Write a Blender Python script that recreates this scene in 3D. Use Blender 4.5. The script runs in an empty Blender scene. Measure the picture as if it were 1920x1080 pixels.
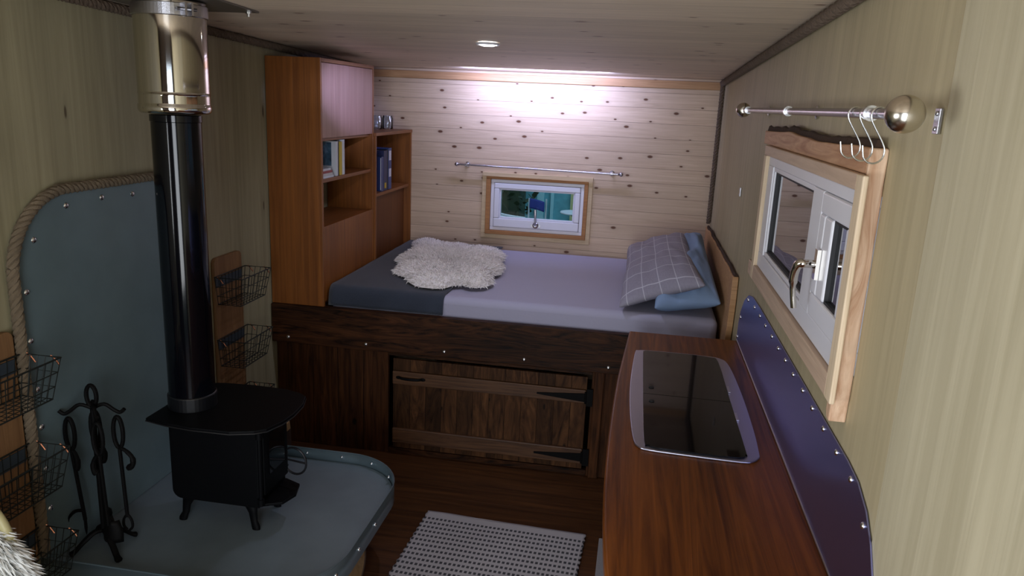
import bpy, bmesh, math, random
from mathutils import Vector, Matrix, noise
random.seed(7)
PI = math.pi
C = bpy.context.scene.collection
V = Vector

# ------------------------------------------------------------------ helpers
def link(o):
    C.objects.link(o); return o

def thing(name, label, cat, loc=(0, 0, 0), group=None):
    o = bpy.data.objects.new(name, None); link(o)
    o.location = loc; o.empty_display_size = .05
    o['label'] = label; o['category'] = cat
    if group: o['group'] = group
    return o

def tag(o, label, cat, group=None):
    o['label'] = label; o['category'] = cat
    if group: o['group'] = group
    return o

def origin_world(o):
    p = V((0, 0, 0))
    while o is not None:
        p = p + o.location if o.get('_own', 1) else p
        o = None
    return p

WORLD = {}
def put(o, parent):
    """parent o keeping its world coordinates (parents are never rotated)"""
    if parent is not None:
        o.parent = parent
        o.matrix_parent_inverse = Matrix.Translation(-WORLD.get(parent.name, parent.location.copy()))
    return o

def obj(name, bm, mat, parent=None, smooth=False, bevel=0, origin=None, sub=0, seg=2, angle=35):
    me = bpy.data.meshes.new(name)
    if origin is not None:
        bmesh.ops.translate(bm, verts=bm.verts, vec=-V(origin))
    bmesh.ops.recalc_face_normals(bm, faces=bm.faces)
    bm.to_mesh(me); bm.free()
    o = bpy.data.objects.new(name, me); link(o)
    if mat: me.materials.append(mat)
    if origin is not None: o.location = origin
    WORLD[o.name] = V(origin) if origin is not None else V((0, 0, 0))
    put(o, parent)
    if smooth:
        for p in me.polygons: p.use_smooth = True
        if not sub: me.set_sharp_from_angle(angle=math.radians(40))
    if bevel:
        m = o.modifiers.new('b', 'BEVEL'); m.width = bevel; m.segments = seg; m.limit_method = 'ANGLE'; m.angle_limit = math.radians(angle)
    if sub:
        m = o.modifiers.new('s', 'SUBSURF'); m.levels = sub; m.render_levels = sub
    return o

def struct(name, bm, mat, parent=None, **k):
    o = obj(name, bm, mat, parent, **k)
    if parent is None: o['kind'] = 'structure'
    return o

def NB(): return bmesh.new()

def box(bm, x0, x1, y0, y1, z0, z1):
    vs = [bm.verts.new((x, y, z)) for x in (x0, x1) for y in (y0, y1) for z in (z0, z1)]
    for f in ((0, 1, 3, 2), (4, 6, 7, 5), (0, 4, 5, 1), (2, 3, 7, 6), (0, 2, 6, 4), (1, 5, 7, 3)):
        bm.faces.new([vs[i] for i in f])
    return bm

def B(*a):
    return box(NB(), *a)

def frame_of(d, hint=None):
    d = d.normalized()
    h = V(hint) if hint else (V((0, 0, 1)) if abs(d.z) < .9 else V((1, 0, 0)))
    a = h.cross(d)
    if a.length < 1e-6: a = V((1, 0, 0)).cross(d)
    a.normalize(); b = d.cross(a)
    return a, b

def tube(bm, pts, r, n=8, closed=False, caps=True, flat=1.0, hint=None):
    """sweep a circle along pts; r a number or a list"""
    pts = [V(p) for p in pts]; N = len(pts); rings = []
    pa = None
    for i, p in enumerate(pts):
        if closed: d = pts[(i + 1) % N] - pts[i - 1]
        else: d = pts[min(i + 1, N - 1)] - pts[max(i - 1, 0)]
        if d.length < 1e-9: d = V((0, 0, 1))
        d.normalize()
        if pa is None: a, b = frame_of(d, hint)
        else:
            a = pa - d * pa.dot(d)
            if a.length < 1e-6: a, b = frame_of(d)
            a.normalize(); b = d.cross(a)
        pa = a
        rr = r[i] if isinstance(r, (list, tuple)) else r
        rings.append([bm.verts.new(p + a * (rr * math.cos(2 * PI * k / n)) + b * (rr * flat * math.sin(2 * PI * k / n))) for k in range(n)])
    M = N if closed else N - 1
    for i in range(M):
        A, D = rings[i], rings[(i + 1) % N]
        for k in range(n):
            bm.faces.new((A[k], A[(k + 1) % n], D[(k + 1) % n], D[k]))
    if caps and not closed:
        bm.faces.new(rings[0][::-1]); bm.faces.new(rings[-1])
    return bm

def lathe(bm, prof, c, axis=(0, 0, 1), n=32, cap=True):
    """prof: list of (r, h) along axis from point c"""
    ax = V(axis).normalized(); a, b = frame_of(ax); c = V(c); rings = []
    for r, h in prof:
        rings.append([bm.verts.new(c + ax * h + a * (max(r, 1e-4) * math.cos(2 * PI * k / n)) + b * (max(r, 1e-4) * math.sin(2 * PI * k / n))) for k in range(n)])
    for A, D in zip(rings, rings[1:]):
        for k in range(n):
            bm.faces.new((A[k], A[(k + 1) % n], D[(k + 1) % n], D[k]))
    if cap:
        bm.faces.new(rings[0][::-1]); bm.faces.new(rings[-1])
    return bm

def ball(bm, c, r, sx=1, sy=1, sz=1, u=16, v=10):
    ret = bmesh.ops.create_uvsphere(bm, u_segments=u, v_segments=v, radius=r)
    for w in ret['verts']:
        w.co = V((w.co.x * sx, w.co.y * sy, w.co.z * sz)) + V(c)
    return bm

def prism(bm, poly, d, fn):
    """extrude a 2-D polygon: fn(u, v, w) -> 3-D, w in (0, d)"""
    lo = [bm.verts.new(fn(u, v, 0)) for u, v in poly]
    hi = [bm.verts.new(fn(u, v, d)) for u, v in poly]
    n = len(poly)
    bm.faces.new(lo[::-1]); bm.faces.new(hi)
    for i in range(n):
        bm.faces.new((lo[i], lo[(i + 1) % n], hi[(i + 1) % n], hi[i]))
    return bm

def cat(pts, per=6, closed=False):
    """Catmull-Rom through pts"""
    P = [V(p) if len(p) == 3 else V((p[0], p[1], 0)) for p in pts]; n = len(P); out = []
    rng = n if closed else n - 1
    for i in range(rng):
        p0 = P[i - 1] if (closed or i > 0) else P[0]
        p1 = P[i]; p2 = P[(i + 1) % n]
        p3 = P[(i + 2) % n] if (closed or i + 2 < n) else P[-1]
        for k in range(per):
            t = k / per
            out.append(.5 * ((2 * p1) + (p2 - p0) * t + (2 * p0 - 5 * p1 + 4 * p2 - p3) * t * t + (3 * p1 - p0 - 3 * p2 + p3) * t ** 3))
    if not closed: out.append(P[-1])
    return out

def resample(pts, step):
    pts = [V(p) for p in pts]; out = [pts[0]]; acc = 0
    for a, b in zip(pts, pts[1:]):
        L = (b - a).length; t = step - acc
        while t <= L:
            out.append(a + (b - a) * (t / L)); t += step
        acc = (acc + L) % step if L else acc
        acc = L - (t - step)
    return out

def rope(bm, pts, R, pitch, step=None, n=6):
    step = step or pitch / 8
    P = resample(pts, step); N = len(P)
    for s in range(3):
        cl = []; pa = None
        for i, p in enumerate(P):
            d = (P[min(i + 1, N - 1)] - P[max(i - 1, 0)]).normalized()
            if pa is None: a, b = frame_of(d)
            else:
                a = pa - d * pa.dot(d); a.normalize(); b = d.cross(a)
            pa = a
            th = 2 * PI * (i * step / pitch + s / 3)
            cl.append(p + a * (R * .5 * math.cos(th)) + b * (R * .5 * math.sin(th)))
        tube(bm, cl, R * .58, n)
    return bm

def arc(cx, cy, r, a0, a1, n=10):
    return [(cx + r * math.cos(math.radians(a0 + (a1 - a0) * i / n)), cy + r * math.sin(math.radians(a0 + (a1 - a0) * i / n))) for i in range(n + 1)]

def copy_of(src, name, loc, parent=None, rot=None):
    o = src.copy(); o.name = name; link(o); o.location = loc
    if rot: o.rotation_euler = rot
    WORLD[o.name] = V(loc)
    if parent is not None: put(o, parent)
    return o

# ------------------------------------------------------------------ materials
def new_mat(name):
    m = bpy.data.materials.new(name); m.use_nodes = True
    nt = m.node_tree; b = nt.nodes['Principled BSDF']
    return m, nt, b

def plain(name, col, rough=.5, metal=0, spec=.5, bump=0, bscale=200, var=0, coat=0, sheen=0):
    m, nt, b = new_mat(name); N = nt.nodes; L = nt.links
    b.inputs['Base Color'].default_value = (*col, 1); b.inputs['Roughness'].default_value = rough
    b.inputs['Metallic'].default_value = metal; b.inputs['Specular IOR Level'].default_value = spec
    b.inputs['Coat Weight'].default_value = coat
    b.inputs['Sheen Weight'].default_value = sheen
    tc = N.new('ShaderNodeTexCoord')
    if var:
        n = N.new('ShaderNodeTexNoise'); n.inputs['Scale'].default_value = 9; n.inputs['Detail'].default_value = 5
        L.new(tc.outputs['Object'], n.inputs['Vector'])
        mx = N.new('ShaderNodeMix'); mx.data_type = 'RGBA'
        mx.inputs['A'].default_value = (*[c * (1 - var) for c in col], 1); mx.inputs['B'].default_value = (*[min(c * (1 + var), 1) for c in col], 1)
        L.new(n.outputs['Fac'], mx.inputs['Factor']); L.new(mx.outputs['Result'], b.inputs['Base Color'])
    if bump:
        n = N.new('ShaderNodeTexNoise'); n.inputs['Scale'].default_value = bscale; n.inputs['Detail'].default_value = 4
        L.new(tc.outputs['Object'], n.inputs['Vector'])
        bp = N.new('ShaderNodeBump'); bp.inputs['Strength'].default_value = bump; bp.inputs['Distance'].default_value = .002
        L.new(n.outputs['Fac'], bp.inputs['Height']); L.new(bp.outputs['Normal'], b.inputs['Normal'])
    return m

def wood(name, dark, light, grain='x', planks=None, pw=.09, across=26, along=1.4, knots=0, kdark=(.12, .045, .02), rough=.55,
         plankvar=.22, big=.35, groove=.6, coat=0, fig=2.0, koff=0, spec=.4, kscale=4.2):
    m, nt, b = new_mat(name); N = nt.nodes; L = nt.links
    def math_(op, a, c=None, d=None):
        n = N.new('ShaderNodeMath'); n.operation = op
        for i, v in enumerate((a, c, d)):
            if v is None: continue
            if isinstance(v, (int, float)): n.inputs[i].default_value = v
            else: L.new(v, n.inputs[i])
        return n.outputs[0]
    tc = N.new('ShaderNodeTexCoord'); sp = N.new('ShaderNodeSeparateXYZ'); L.new(tc.outputs['Object'], sp.inputs[0])
    ax = dict(x=sp.outputs[0], y=sp.outputs[1], z=sp.outputs[2])
    pid = None
    if planks:
        q = math_('DIVIDE', math_('ADD', ax[planks], 10 + koff), pw)
        pid = math_('FLOOR', q); fr = math_('FRACT', q)
        wn = N.new('ShaderNodeTexWhiteNoise'); wn.noise_dimensions = '1D'; L.new(pid, wn.inputs['W'])
    comb = N.new('ShaderNodeCombineXYZ')
    for i, k in enumerate('xyz'):
        v = math_('MULTIPLY', ax[k], along if k == grain else across)
        if pid is not None and k == grain: v = math_('ADD', v, math_('MULTIPLY', wn.outputs['Value'], 37.))
        L.new(v, comb.inputs[i])
    n1 = N.new('ShaderNodeTexNoise'); n1.inputs['Scale'].default_value = 1; n1.inputs['Detail'].default_value = 6; n1.inputs['Roughness'].default_value = .62; n1.inputs['Distortion'].default_value = fig
    L.new(comb.outputs[0], n1.inputs['Vector'])
    cr = N.new('ShaderNodeValToRGB'); cr.color_ramp.elements[0].position = .32; cr.color_ramp.elements[1].position = .68
    cr.color_ramp.elements[0].color = (*dark, 1); cr.color_ramp.elements[1].color = (*light, 1)
    L.new(n1.outputs['Fac'], cr.inputs[0]); col = cr.outputs[0]
    n2 = N.new('ShaderNodeTexNoise'); n2.inputs['Scale'].default_value = 2.3; n2.inputs['Detail'].default_value = 3
    c2 = N.new('ShaderNodeCombineXYZ')
    for i, k in enumerate('xyz'):
        L.new(math_('MULTIPLY', ax[k], .6 if k == grain else 2.2), c2.inputs[i])
    L.new(c2.outputs[0], n2.inputs['Vector'])
    val = math_('MULTIPLY_ADD', n2.outputs['Fac'], big * 2, 1 - big)
    if pid is not None:
        val = math_('MULTIPLY', val, math_('MULTIPLY_ADD', wn.outputs['Value'], plankvar, 1 - plankvar / 2))
    def scale(col, v):
        n = N.new('ShaderNodeVectorMath'); n.operation = 'SCALE'; L.new(col, n.inputs[0])
        if isinstance(v, (int, float)): n.inputs['Scale'].default_value = v
        else: L.new(v, n.inputs['Scale'])
        return n.outputs[0]
    def mix(a, bcol, f):
        mx = N.new('ShaderNodeMix'); mx.data_type = 'RGBA'; L.new(a, mx.inputs['A'])
        if isinstance(bcol, tuple): mx.inputs['B'].default_value = (*bcol, 1)
        else: L.new(bcol, mx.inputs['B'])
        L.new(f, mx.inputs['Factor']); return mx.outputs['Result']
    col = scale(col, val)
    if knots:
        vc = N.new('ShaderNodeCombineXYZ')
        oth = planks if planks else ('y' if grain != 'y' else 'x')
        gv = math_('MULTIPLY', ax[grain], kscale)
        if pid is not None: gv = math_('ADD', gv, math_('MULTIPLY', wn.outputs['Value'], 13.))
        L.new(gv, vc.inputs[0])
        L.new(math_('MULTIPLY', math_('ADD', ax[oth], (10 + koff) if planks else 0), (1 / pw) if planks else 8.0), vc.inputs[1])
        vo = N.new('ShaderNodeTexVoronoi'); vo.voronoi_dimensions = '2D'; vo.inputs['Scale'].default_value = 1; vo.inputs['Randomness'].default_value = .8
        L.new(vc.outputs[0], vo.inputs['Vector'])
        sc = N.new('ShaderNodeSeparateColor'); L.new(vo.outputs['Color'], sc.inputs[0])
        on = math_('GREATER_THAN', sc.outputs[0], 1 - knots)
        size = math_('MULTIPLY_ADD', sc.outputs[1], .07, .05)
        k_ = math_('SUBTRACT', 1, math_('DIVIDE', vo.outputs['Distance'], size))
        kf = math_('MULTIPLY', math_('MINIMUM', math_('MAXIMUM', math_('MULTIPLY', k_, 2.2), 0), 1), on)
        halo = math_('MULTIPLY', math_('MAXIMUM', math_('SUBTRACT', 1, math_('DIVIDE', vo.outputs['Distance'], math_('MULTIPLY', size, 2.6))), 0), math_('MULTIPLY', on, .45))
        col = mix(col, tuple(l * .55 for l in light), halo)
        col = mix(col, kdark, kf)
    hgt = n1.outputs['Fac']
    if planks:
        e = math_('MINIMUM', fr, math_('SUBTRACT', 1, fr))
        g = math_('MAXIMUM', math_('SUBTRACT', 1, math_('DIVIDE', e, .022 * .09 / pw)), 0)
        col = mix(col, tuple(d * (1 - groove) for d in dark), g)
        hgt = math_('SUBTRACT', math_('MULTIPLY', hgt, .25), g)
    L.new(col, b.inputs['Base Color'])
    b.inputs['Roughness'].default_value = rough; b.inputs['Coat Weight'].default_value = coat; b.inputs['Coat Roughness'].default_value = .25
    b.inputs['Specular IOR Level'].default_value = spec
    bp = N.new('ShaderNodeBump'); bp.inputs['Strength'].default_value = .25; bp.inputs['Distance'].default_value = .003
    L.new(hgt, bp.inputs['Height']); L.new(bp.outputs['Normal'], b.inputs['Normal'])
    return m

def glass_mat(name, tint=(.9, .95, .95), refl=1.0, rough=0.0):
    m, nt, b = new_mat(name); N = nt.nodes; L = nt.links
    N.remove(b); out = N['Material Output']
    fr = N.new('ShaderNodeFresnel'); fr.inputs[0].default_value = 1.5
    mu = N.new('ShaderNodeMath'); mu.operation = 'MULTIPLY'; mu.use_clamp = True; mu.inputs[1].default_value = refl; L.new(fr.outputs[0], mu.inputs[0])
    t = N.new('ShaderNodeBsdfTransparent'); t.inputs[0].default_value = (*tint, 1)
    g = N.new('ShaderNodeBsdfGlossy'); g.inputs['Roughness'].default_value = rough
    mx = N.new('ShaderNodeMixShader'); L.new(mu.outputs[0], mx.inputs[0]); L.new(t.outputs[0], mx.inputs[1]); L.new(g.outputs[0], mx.inputs[2])
    L.new(mx.outputs[0], out.inputs[0]); return m

M = {}
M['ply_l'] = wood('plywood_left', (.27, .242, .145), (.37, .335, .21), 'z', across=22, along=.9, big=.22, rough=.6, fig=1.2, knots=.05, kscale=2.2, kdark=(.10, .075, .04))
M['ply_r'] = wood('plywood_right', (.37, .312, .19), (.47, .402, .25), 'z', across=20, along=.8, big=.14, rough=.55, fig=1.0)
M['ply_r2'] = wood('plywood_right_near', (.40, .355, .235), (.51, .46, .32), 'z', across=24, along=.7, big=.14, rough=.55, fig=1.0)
M['front'] = wood('dark_reflected_boards', (.020, .012, .008), (.05, .03, .02), 'z', 'x', .12)  # unseen wall made dark for reflections in flue, chrome and hob
M['pine'] = wood('pine_cladding', (.55, .395, .265), (.69, .525, .37), 'x', 'z', .0925, across=40, along=1.6, kscale=5.6, knots=.58, big=.10, plankvar=.16, koff=.03, groove=.55)
M['pine_ceil'] = wood('pine_ceiling', (.60, .49, .37), (.76, .63, .49), 'x', 'y', .096, across=44, along=1.8, knots=.30, big=.10, plankvar=.2, kdark=(.2, .1, .06), groove=.3)
M['pine_trim'] = wood('pine_trim', (.38, .20, .09), (.53, .31, .15), 'x', across=45, along=2, big=.2, knots=.2)
M['pine_frame'] = wood('pine_window_frame', (.52, .38, .22), (.68, .52, .32), 'x', across=45, along=2, big=.2, knots=.1)
M['pine_lining'] = wood('window_lining_orange', (.30, .13, .045), (.45, .21, .07), 'x', across=45, along=2, big=.25)
M['pine_pale'] = wood('pine_pale', (.62, .48, .32), (.78, .63, .45), 'z', across=45, along=2, big=.12)
M['pine_pink'] = wood('pine_pinkish', (.50, .36, .26), (.62, .46, .34), 'y', across=45, along=2, big=.15, knots=.12)
M['live'] = wood('live_edge_board', (.36, .17, .08), (.58, .34, .19), 'y', across=30, along=2, big=.5, fig=3)
M['live_v'] = wood('live_edge_upright', (.46, .26, .15), (.74, .54, .38), 'z', across=26, along=3, big=.45, fig=3, knots=.45, kscale=7, kdark=(.10, .04, .035))
M['bark'] = plain('bark', (.045, .022, .012), .9, bump=1, bscale=90, var=.5)
M['board'] = wood('rack_board', (.17, .085, .036), (.26, .14, .062), 'z', across=30, along=1.6, big=.3, knots=.2)
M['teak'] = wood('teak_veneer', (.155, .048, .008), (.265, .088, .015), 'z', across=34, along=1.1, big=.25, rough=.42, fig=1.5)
M['teak_shaded'] = wood('teak_bay_shade', (.09, .027, .005), (.155, .048, .009), 'z', across=34, along=1.1, big=.25, rough=.5)  # darkened copy of the teak, shade of the bay put in the colour
M['teak_door_lit'] = wood('teak_door_lit', (.24, .118, .078), (.33, .175, .122), 'z', across=30, along=1.0, big=.2, rough=.32, fig=1.2)  # paler, bluer teak: the cool light on the doors is put in the colour
M['teak_h'] = wood('teak_shelf', (.16, .055, .014), (.25, .09, .024), 'y', across=34, along=1.1, big=.25, rough=.4)
M['worktop'] = wood('teak_worktop', (.060, .015, .003), (.215, .066, .011), 'y', across=21, along=.75, big=.35, rough=.36, fig=2.6, spec=.17)
M['dark_plank'] = wood('dark_stained_plank', (.0015, .0008, .0006), (.070, .025, .0085), 'x', across=16, along=2.0, big=.9, knots=.5, kdark=(.085, .034, .014), rough=.5, fig=5, spec=.15)
M['base_l'] = wood('stained_boards', (.012, .0045, .0018), (.078, .028, .0095), 'z', 'x', .136, across=24, along=2.2, big=.4, plankvar=.5, knots=.2, kdark=(.006, .003, .002), rough=.55, groove=.9, spec=.12)
M['base_door'] = wood('stained_door_boards', (.022, .0085, .0035), (.11, .047, .018), 'z', 'x', .082, across=16, along=3, big=.6, plankvar=.9, knots=.35, kdark=(.012, .006, .003), rough=.55, groove=.85, fig=3, koff=.02, spec=.15)
M['ledge'] = wood('stained_ledge', (.045, .018, .007), (.125, .056, .023), 'x', across=40, along=2.2, big=.4, knots=.15, kdark=(.02, .01, .005), rough=.5)
M['floor'] = wood('floorboards', (.038, .0135, .0045), (.10, .038, .012), 'x', 'y', .155, across=20, along=1.0, big=.35, plankvar=.35, rough=.38, groove=.45)
M['cabinet'] = wood('cabinet_teak', (.10, .03, .01), (.17, .05, .016), 'z', across=30, along=1, big=.3)
M['steel'] = plain('brushed_steel', (.56, .56, .60), .28, 1, bump=.15, bscale=260)
M['chrome'] = plain('polished_steel', (.66, .63, .58), .06, 1)
M['ballm'] = plain('satin_nickel', (.60, .55, .47), .22, 1)
M['rodm'] = plain('rod_steel', (.52, .51, .56), .22, 1)
M['screw'] = plain('zinc_screw', (.8, .82, .85), .22, 1)
M['splash'] = plain('splashback_blue_reflection', (.32, .34, .74), .33, 1, bump=.05, bscale=30)  # blue base colour stands in for the reflection of bed and lamp
M['hobrim'] = plain('hob_rim_steel', (.46, .46, .56), .38, 1)
M['galv'] = plain('galvanised_sheet', (.165, .235, .255), .46, .35, bump=.1, bscale=120, var=.16)
M['galv_floor'] = plain('galvanised_hearth', (.19, .24, .275), .48, .35, bump=.1, bscale=120, var=.18)
M['galv_lip'] = plain('galvanised_lip', (.20, .27, .31), .36, .7, var=.1)
M['black'] = plain('stove_black', (.0016, .0018, .0026), .55, 0, .12, bump=.15, bscale=300)
M['flue'] = plain('flue_enamel', (.0018, .0022, .004), .10, 0, .36)
M['iron'] = plain('wrought_iron', (.003, .0028, .003), .6, .0, .12, bump=.4, bscale=160)
M['wire'] = plain('dark_wire', (.016, .020, .018), .5, .4)
M['copper'] = plain('copper', (.65, .30, .20), .25, 1)
M['slate'] = plain('slate_strip', (.030, .042, .055), .6)
M['upvc'] = plain('white_upvc', (.74, .74, .80), .35, 0, .5)
M['gasket'] = plain('black_gasket', (.015, .015, .018), .6)
M['pane'] = glass_mat('window_pane', (.80, .88, .90), 1.25)
M['pane2'] = glass_mat('window_pane_side', (.50, .55, .57), 1.9)
M['jar'] = glass_mat('jar_glass', (.93, .97, 1), 2.0, .05)
M['hobglass'] = plain('hob_black_glass', (.003, .003, .004), .05, 0, .2)
M['sheet'] = plain('lavender_sheet', (.40, .385, .50), .85, bump=.5, bscale=55, sheen=.1)
M['blanket'] = plain('charcoal_blanket', (.028, .036, .055), .95, bump=1, bscale=420, var=.25, sheen=.2)
M['blue'] = plain('blue_cotton', (.22, .32, .50), .85, bump=1, bscale=26)
M['fleece'] = plain('white_fleece', (.92, .88, .84), .9, sheen=.3, var=.08)
M['fleece2'] = plain('shaggy_fleece', (.86, .88, .86), .9, sheen=.3, var=.15)
M['rope'] = plain('manila_rope', (.17, .13, .085), .95, bump=1, bscale=300, var=.3)
M['rope_d'] = plain('dark_rope', (.13, .092, .065), .95, bump=1, bscale=300, var=.3)
M['cane'] = plain('pale_cane', (.52, .47, .24), .45)
M['logend'] = wood('log_end', (.32, .20, .09), (.48, .32, .16), 'x', across=20, along=20, big=.5)
M['rubber'] = plain('dark_rubber', (.01, .01, .01), .7)
M['paper'] = plain('paper', (.52, .50, .48), .8, var=.15)
M['bk_yellow'] = plain('yellow_cover', (.50, .36, .03), .5)
M['bk_white'] = plain('white_cover', (.55, .58, .62), .5, var=.3)
M['bk_navy'] = plain('navy_cover', (.018, .028, .10), .4)
M['bk_blue'] = plain('blue_cover', (.03, .055, .19), .35)
M['bk_black'] = plain('black_cover', (.012, .014, .022), .45)
M['bk_line'] = plain('white_line', (.65, .68, .75), .5)
M['bk_red'] = plain('red_cover', (.28, .05, .05), .5)
M['ceilplate'] = plain('dull_steel_plate', (.20, .19, .17), .42, .8)
M['mat_grey'] = plain('grey_cotton', (.28, .27, .28), .95, bump=1, bscale=200)

def emis(name, col, s):
    m, nt, b = new_mat(name)
    b.inputs['Base Color'].default_value = (.9, .9, .9, 1)
    b.inputs['Emission Color'].default_value = (*col, 1); b.inputs['Emission Strength'].default_value = s
    return m
M['lens'] = emis('led_lens', (.86, .9, 1), 12)

# landscape picture cover (object space of its own)
def cover_mat():
    m, nt, b = new_mat('landscape_cover'); N = nt.nodes; L = nt.links
    tc = N.new('ShaderNodeTexCoord'); n = N.new('ShaderNodeTexNoise'); n.inputs['Scale'].default_value = 14; n.inputs['Detail'].default_value = 5
    L.new(tc.outputs['Object'], n.inputs['Vector'])
    cr = N.new('ShaderNodeValToRGB'); e = cr.color_ramp.elements
    e[0].position = .38; e[0].color = (.012, .03, .05, 1); e[1].position = .62; e[1].color = (.20, .32, .46, 1)
    x = e.new(.5); x.color = (.05, .11, .17, 1)
    L.new(n.outputs['Fac'], cr.inputs[0]); L.new(cr.outputs[0], b.inputs['Base Color']); b.inputs['Roughness'].default_value = .4
    return m
M['cover'] = cover_mat()

def check_mat():
    m, nt, b = new_mat('grey_check_cotton'); N = nt.nodes; L = nt.links
    uv = N.new('ShaderNodeTexCoord'); sp = N.new('ShaderNodeSeparateXYZ'); L.new(uv.outputs['UV'], sp.inputs[0])
    def line(o, k, off, w):
        a = N.new('ShaderNodeMath'); a.operation = 'MULTIPLY_ADD'; L.new(o, a.inputs[0]); a.inputs[1].default_value = k; a.inputs[2].default_value = off
        f = N.new('ShaderNodeMath'); f.operation = 'FRACT'; L.new(a.outputs[0], f.inputs[0])
        l = N.new('ShaderNodeMath'); l.operation = 'LESS_THAN'; L.new(f.outputs[0], l.inputs[0]); l.inputs[1].default_value = w
        return l.outputs[0]
    def mx(x, y):
        a = N.new('ShaderNodeMath'); a.operation = 'MAXIMUM'; L.new(x, a.inputs[0]); L.new(y, a.inputs[1]); return a.outputs[0]
    ln = mx(line(sp.outputs[0], 5, .45, .05), line(sp.outputs[1], 7, .6, .05))
    n = N.new('ShaderNodeTexNoise'); n.inputs['Scale'].default_value = 60; L.new(uv.outputs['UV'], n.inputs['Vector'])
    c0 = N.new('ShaderNodeMix'); c0.data_type = 'RGBA'; c0.inputs['A'].default_value = (.24, .225, .28, 1); c0.inputs['B'].default_value = (.33, .31, .37, 1); L.new(n.outputs['Fac'], c0.inputs['Factor'])
    c = N.new('ShaderNodeMix'); c.data_type = 'RGBA'; L.new(c0.outputs['Result'], c.inputs['A']); c.inputs['B'].default_value = (.62, .62, .68, 1)
    mu = N.new('ShaderNodeMath'); mu.operation = 'MULTIPLY'; L.new(ln, mu.inputs[0]); mu.inputs[1].default_value = .65
    L.new(mu.outputs[0], c.inputs['Factor']); L.new(c.outputs['Result'], b.inputs['Base Color'])
    b.inputs['Roughness'].default_value = .9
    return m
M['check'] = check_mat()

def rug_mat():
    m, nt, b = new_mat('woven_cotton'); N = nt.nodes; L = nt.links
    tc = N.new('ShaderNodeTexCoord'); sp = N.new('ShaderNodeSeparateXYZ'); L.new(tc.outputs['Object'], sp.inputs[0])
    def fr(o, k):
        a = N.new('ShaderNodeMath'); a.operation = 'MULTIPLY'; L.new(o, a.inputs[0]); a.inputs[1].default_value = k
        f = N.new('ShaderNodeMath'); f.operation = 'FRACT'; L.new(a.outputs[0], f.inputs[0]); return f.outputs[0]
    def lt(o, w):
        l = N.new('ShaderNodeMath'); l.operation = 'LESS_THAN'; L.new(o, l.inputs[0]); l.inputs[1].default_value = w; return l.outputs[0]
    def mul(a, c):
        l = N.new('ShaderNodeMath'); l.operation = 'MULTIPLY'; L.new(a, l.inputs[0])
        if isinstance(c, float): l.inputs[1].default_value = c
        else: L.new(c, l.inputs[1])
        return l.outputs[0]
    row = lt(fr(sp.outputs[1], 1 / .034), .46); dot = lt(fr(sp.outputs[0], 1 / .0185), .6)
    hem = N.new('ShaderNodeMath'); hem.operation = 'LESS_THAN'; L.new(sp.outputs[1], hem.inputs[0]); hem.inputs[1].default_value = -.035
    f = mul(mul(row, dot), hem.outputs[0])
    c = N.new('ShaderNodeMix'); c.data_type = 'RGBA'; c.inputs['A'].default_value = (.44, .42, .44, 1); c.inputs['B'].default_value = (.055, .055, .065, 1)
    L.new(f, c.inputs['Factor']); L.new(c.outputs['Result'], b.inputs['Base Color']); b.inputs['Roughness'].default_value = .95
    bp = N.new('ShaderNodeBump'); bp.inputs['Strength'].default_value = .8; bp.inputs['Distance'].default_value = .004; bp.invert = True
    L.new(f, bp.inputs['Height']); L.new(bp.outputs['Normal'], b.inputs['Normal'])
    return m
M['rug'] = rug_mat()

# ------------------------------------------------------------------ dimensions (metres); x across, y depth (0 = bed wall), z up
W = 2.25; YF = -5.6; H0, HS = 1.991, -.034
def hc(y): return H0 + HS * y

# ------------------------------------------------------------------ setting
struct('floor', B(-.06, W + .06, YF - .06, .06, -.05, 0), M['floor'])

# left wall
bm = NB(); box(bm, -.06, 0, -4.35, 0, 0, 2.25); box(bm, -.06, 0, YF, -5.40, 0, 2.25)
box(bm, -.06, 0, -5.40, -4.35, 0, .9); box(bm, -.06, 0, -5.40, -4.35, 1.62, 2.25)
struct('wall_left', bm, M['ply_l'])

# right wall with the window hole
bm = NB()
wy0, wy1, wz0, wz1 = -3.36, -2.20, 1.295, 1.665
box(bm, W, W + .06, wy1, 0, 0, 2.25); box(bm, W, W + .06, -3.612, wy0, 0, 2.25)
box(bm, W, W + .06, wy0, wy1, 0, wz0); box(bm, W, W + .06, wy0, wy1, wz1, 2.25)
struct('wall_right', bm, M['ply_r'])
struct('wall_right_near', B(W - .002, W + .06, YF, -3.616, 0, 2.25), M['ply_r2'])

# back wall with the window hole
bm = NB(); bx0, bx1, bz0, bz1 = .832, 1.445, .98, 1.317
box(bm, -.06, bx0, 0, .06, 0, 2.05); box(bm, bx1, W + .06, 0, .06, 0, 2.05)
box(bm, bx0, bx1, 0, .06, 0, bz0); box(bm, bx0, bx1, 0, .06, bz1, 2.05)
struct('wall_back', bm, M['pine'])

# front wall behind the camera, with the open doorway the daylight comes through
bm = NB(); dx0, dx1, dzt = 1.02, 1.98, 1.95
box(bm, -.06, dx0, YF - .06, YF, 0, 2.3); box(bm, dx1, W + .06, YF - .06, YF, 0, 2.3)
box(bm, dx0, dx1, YF - .06, YF, dzt, 2.3)
struct('wall_front', bm, M['front'])

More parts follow.
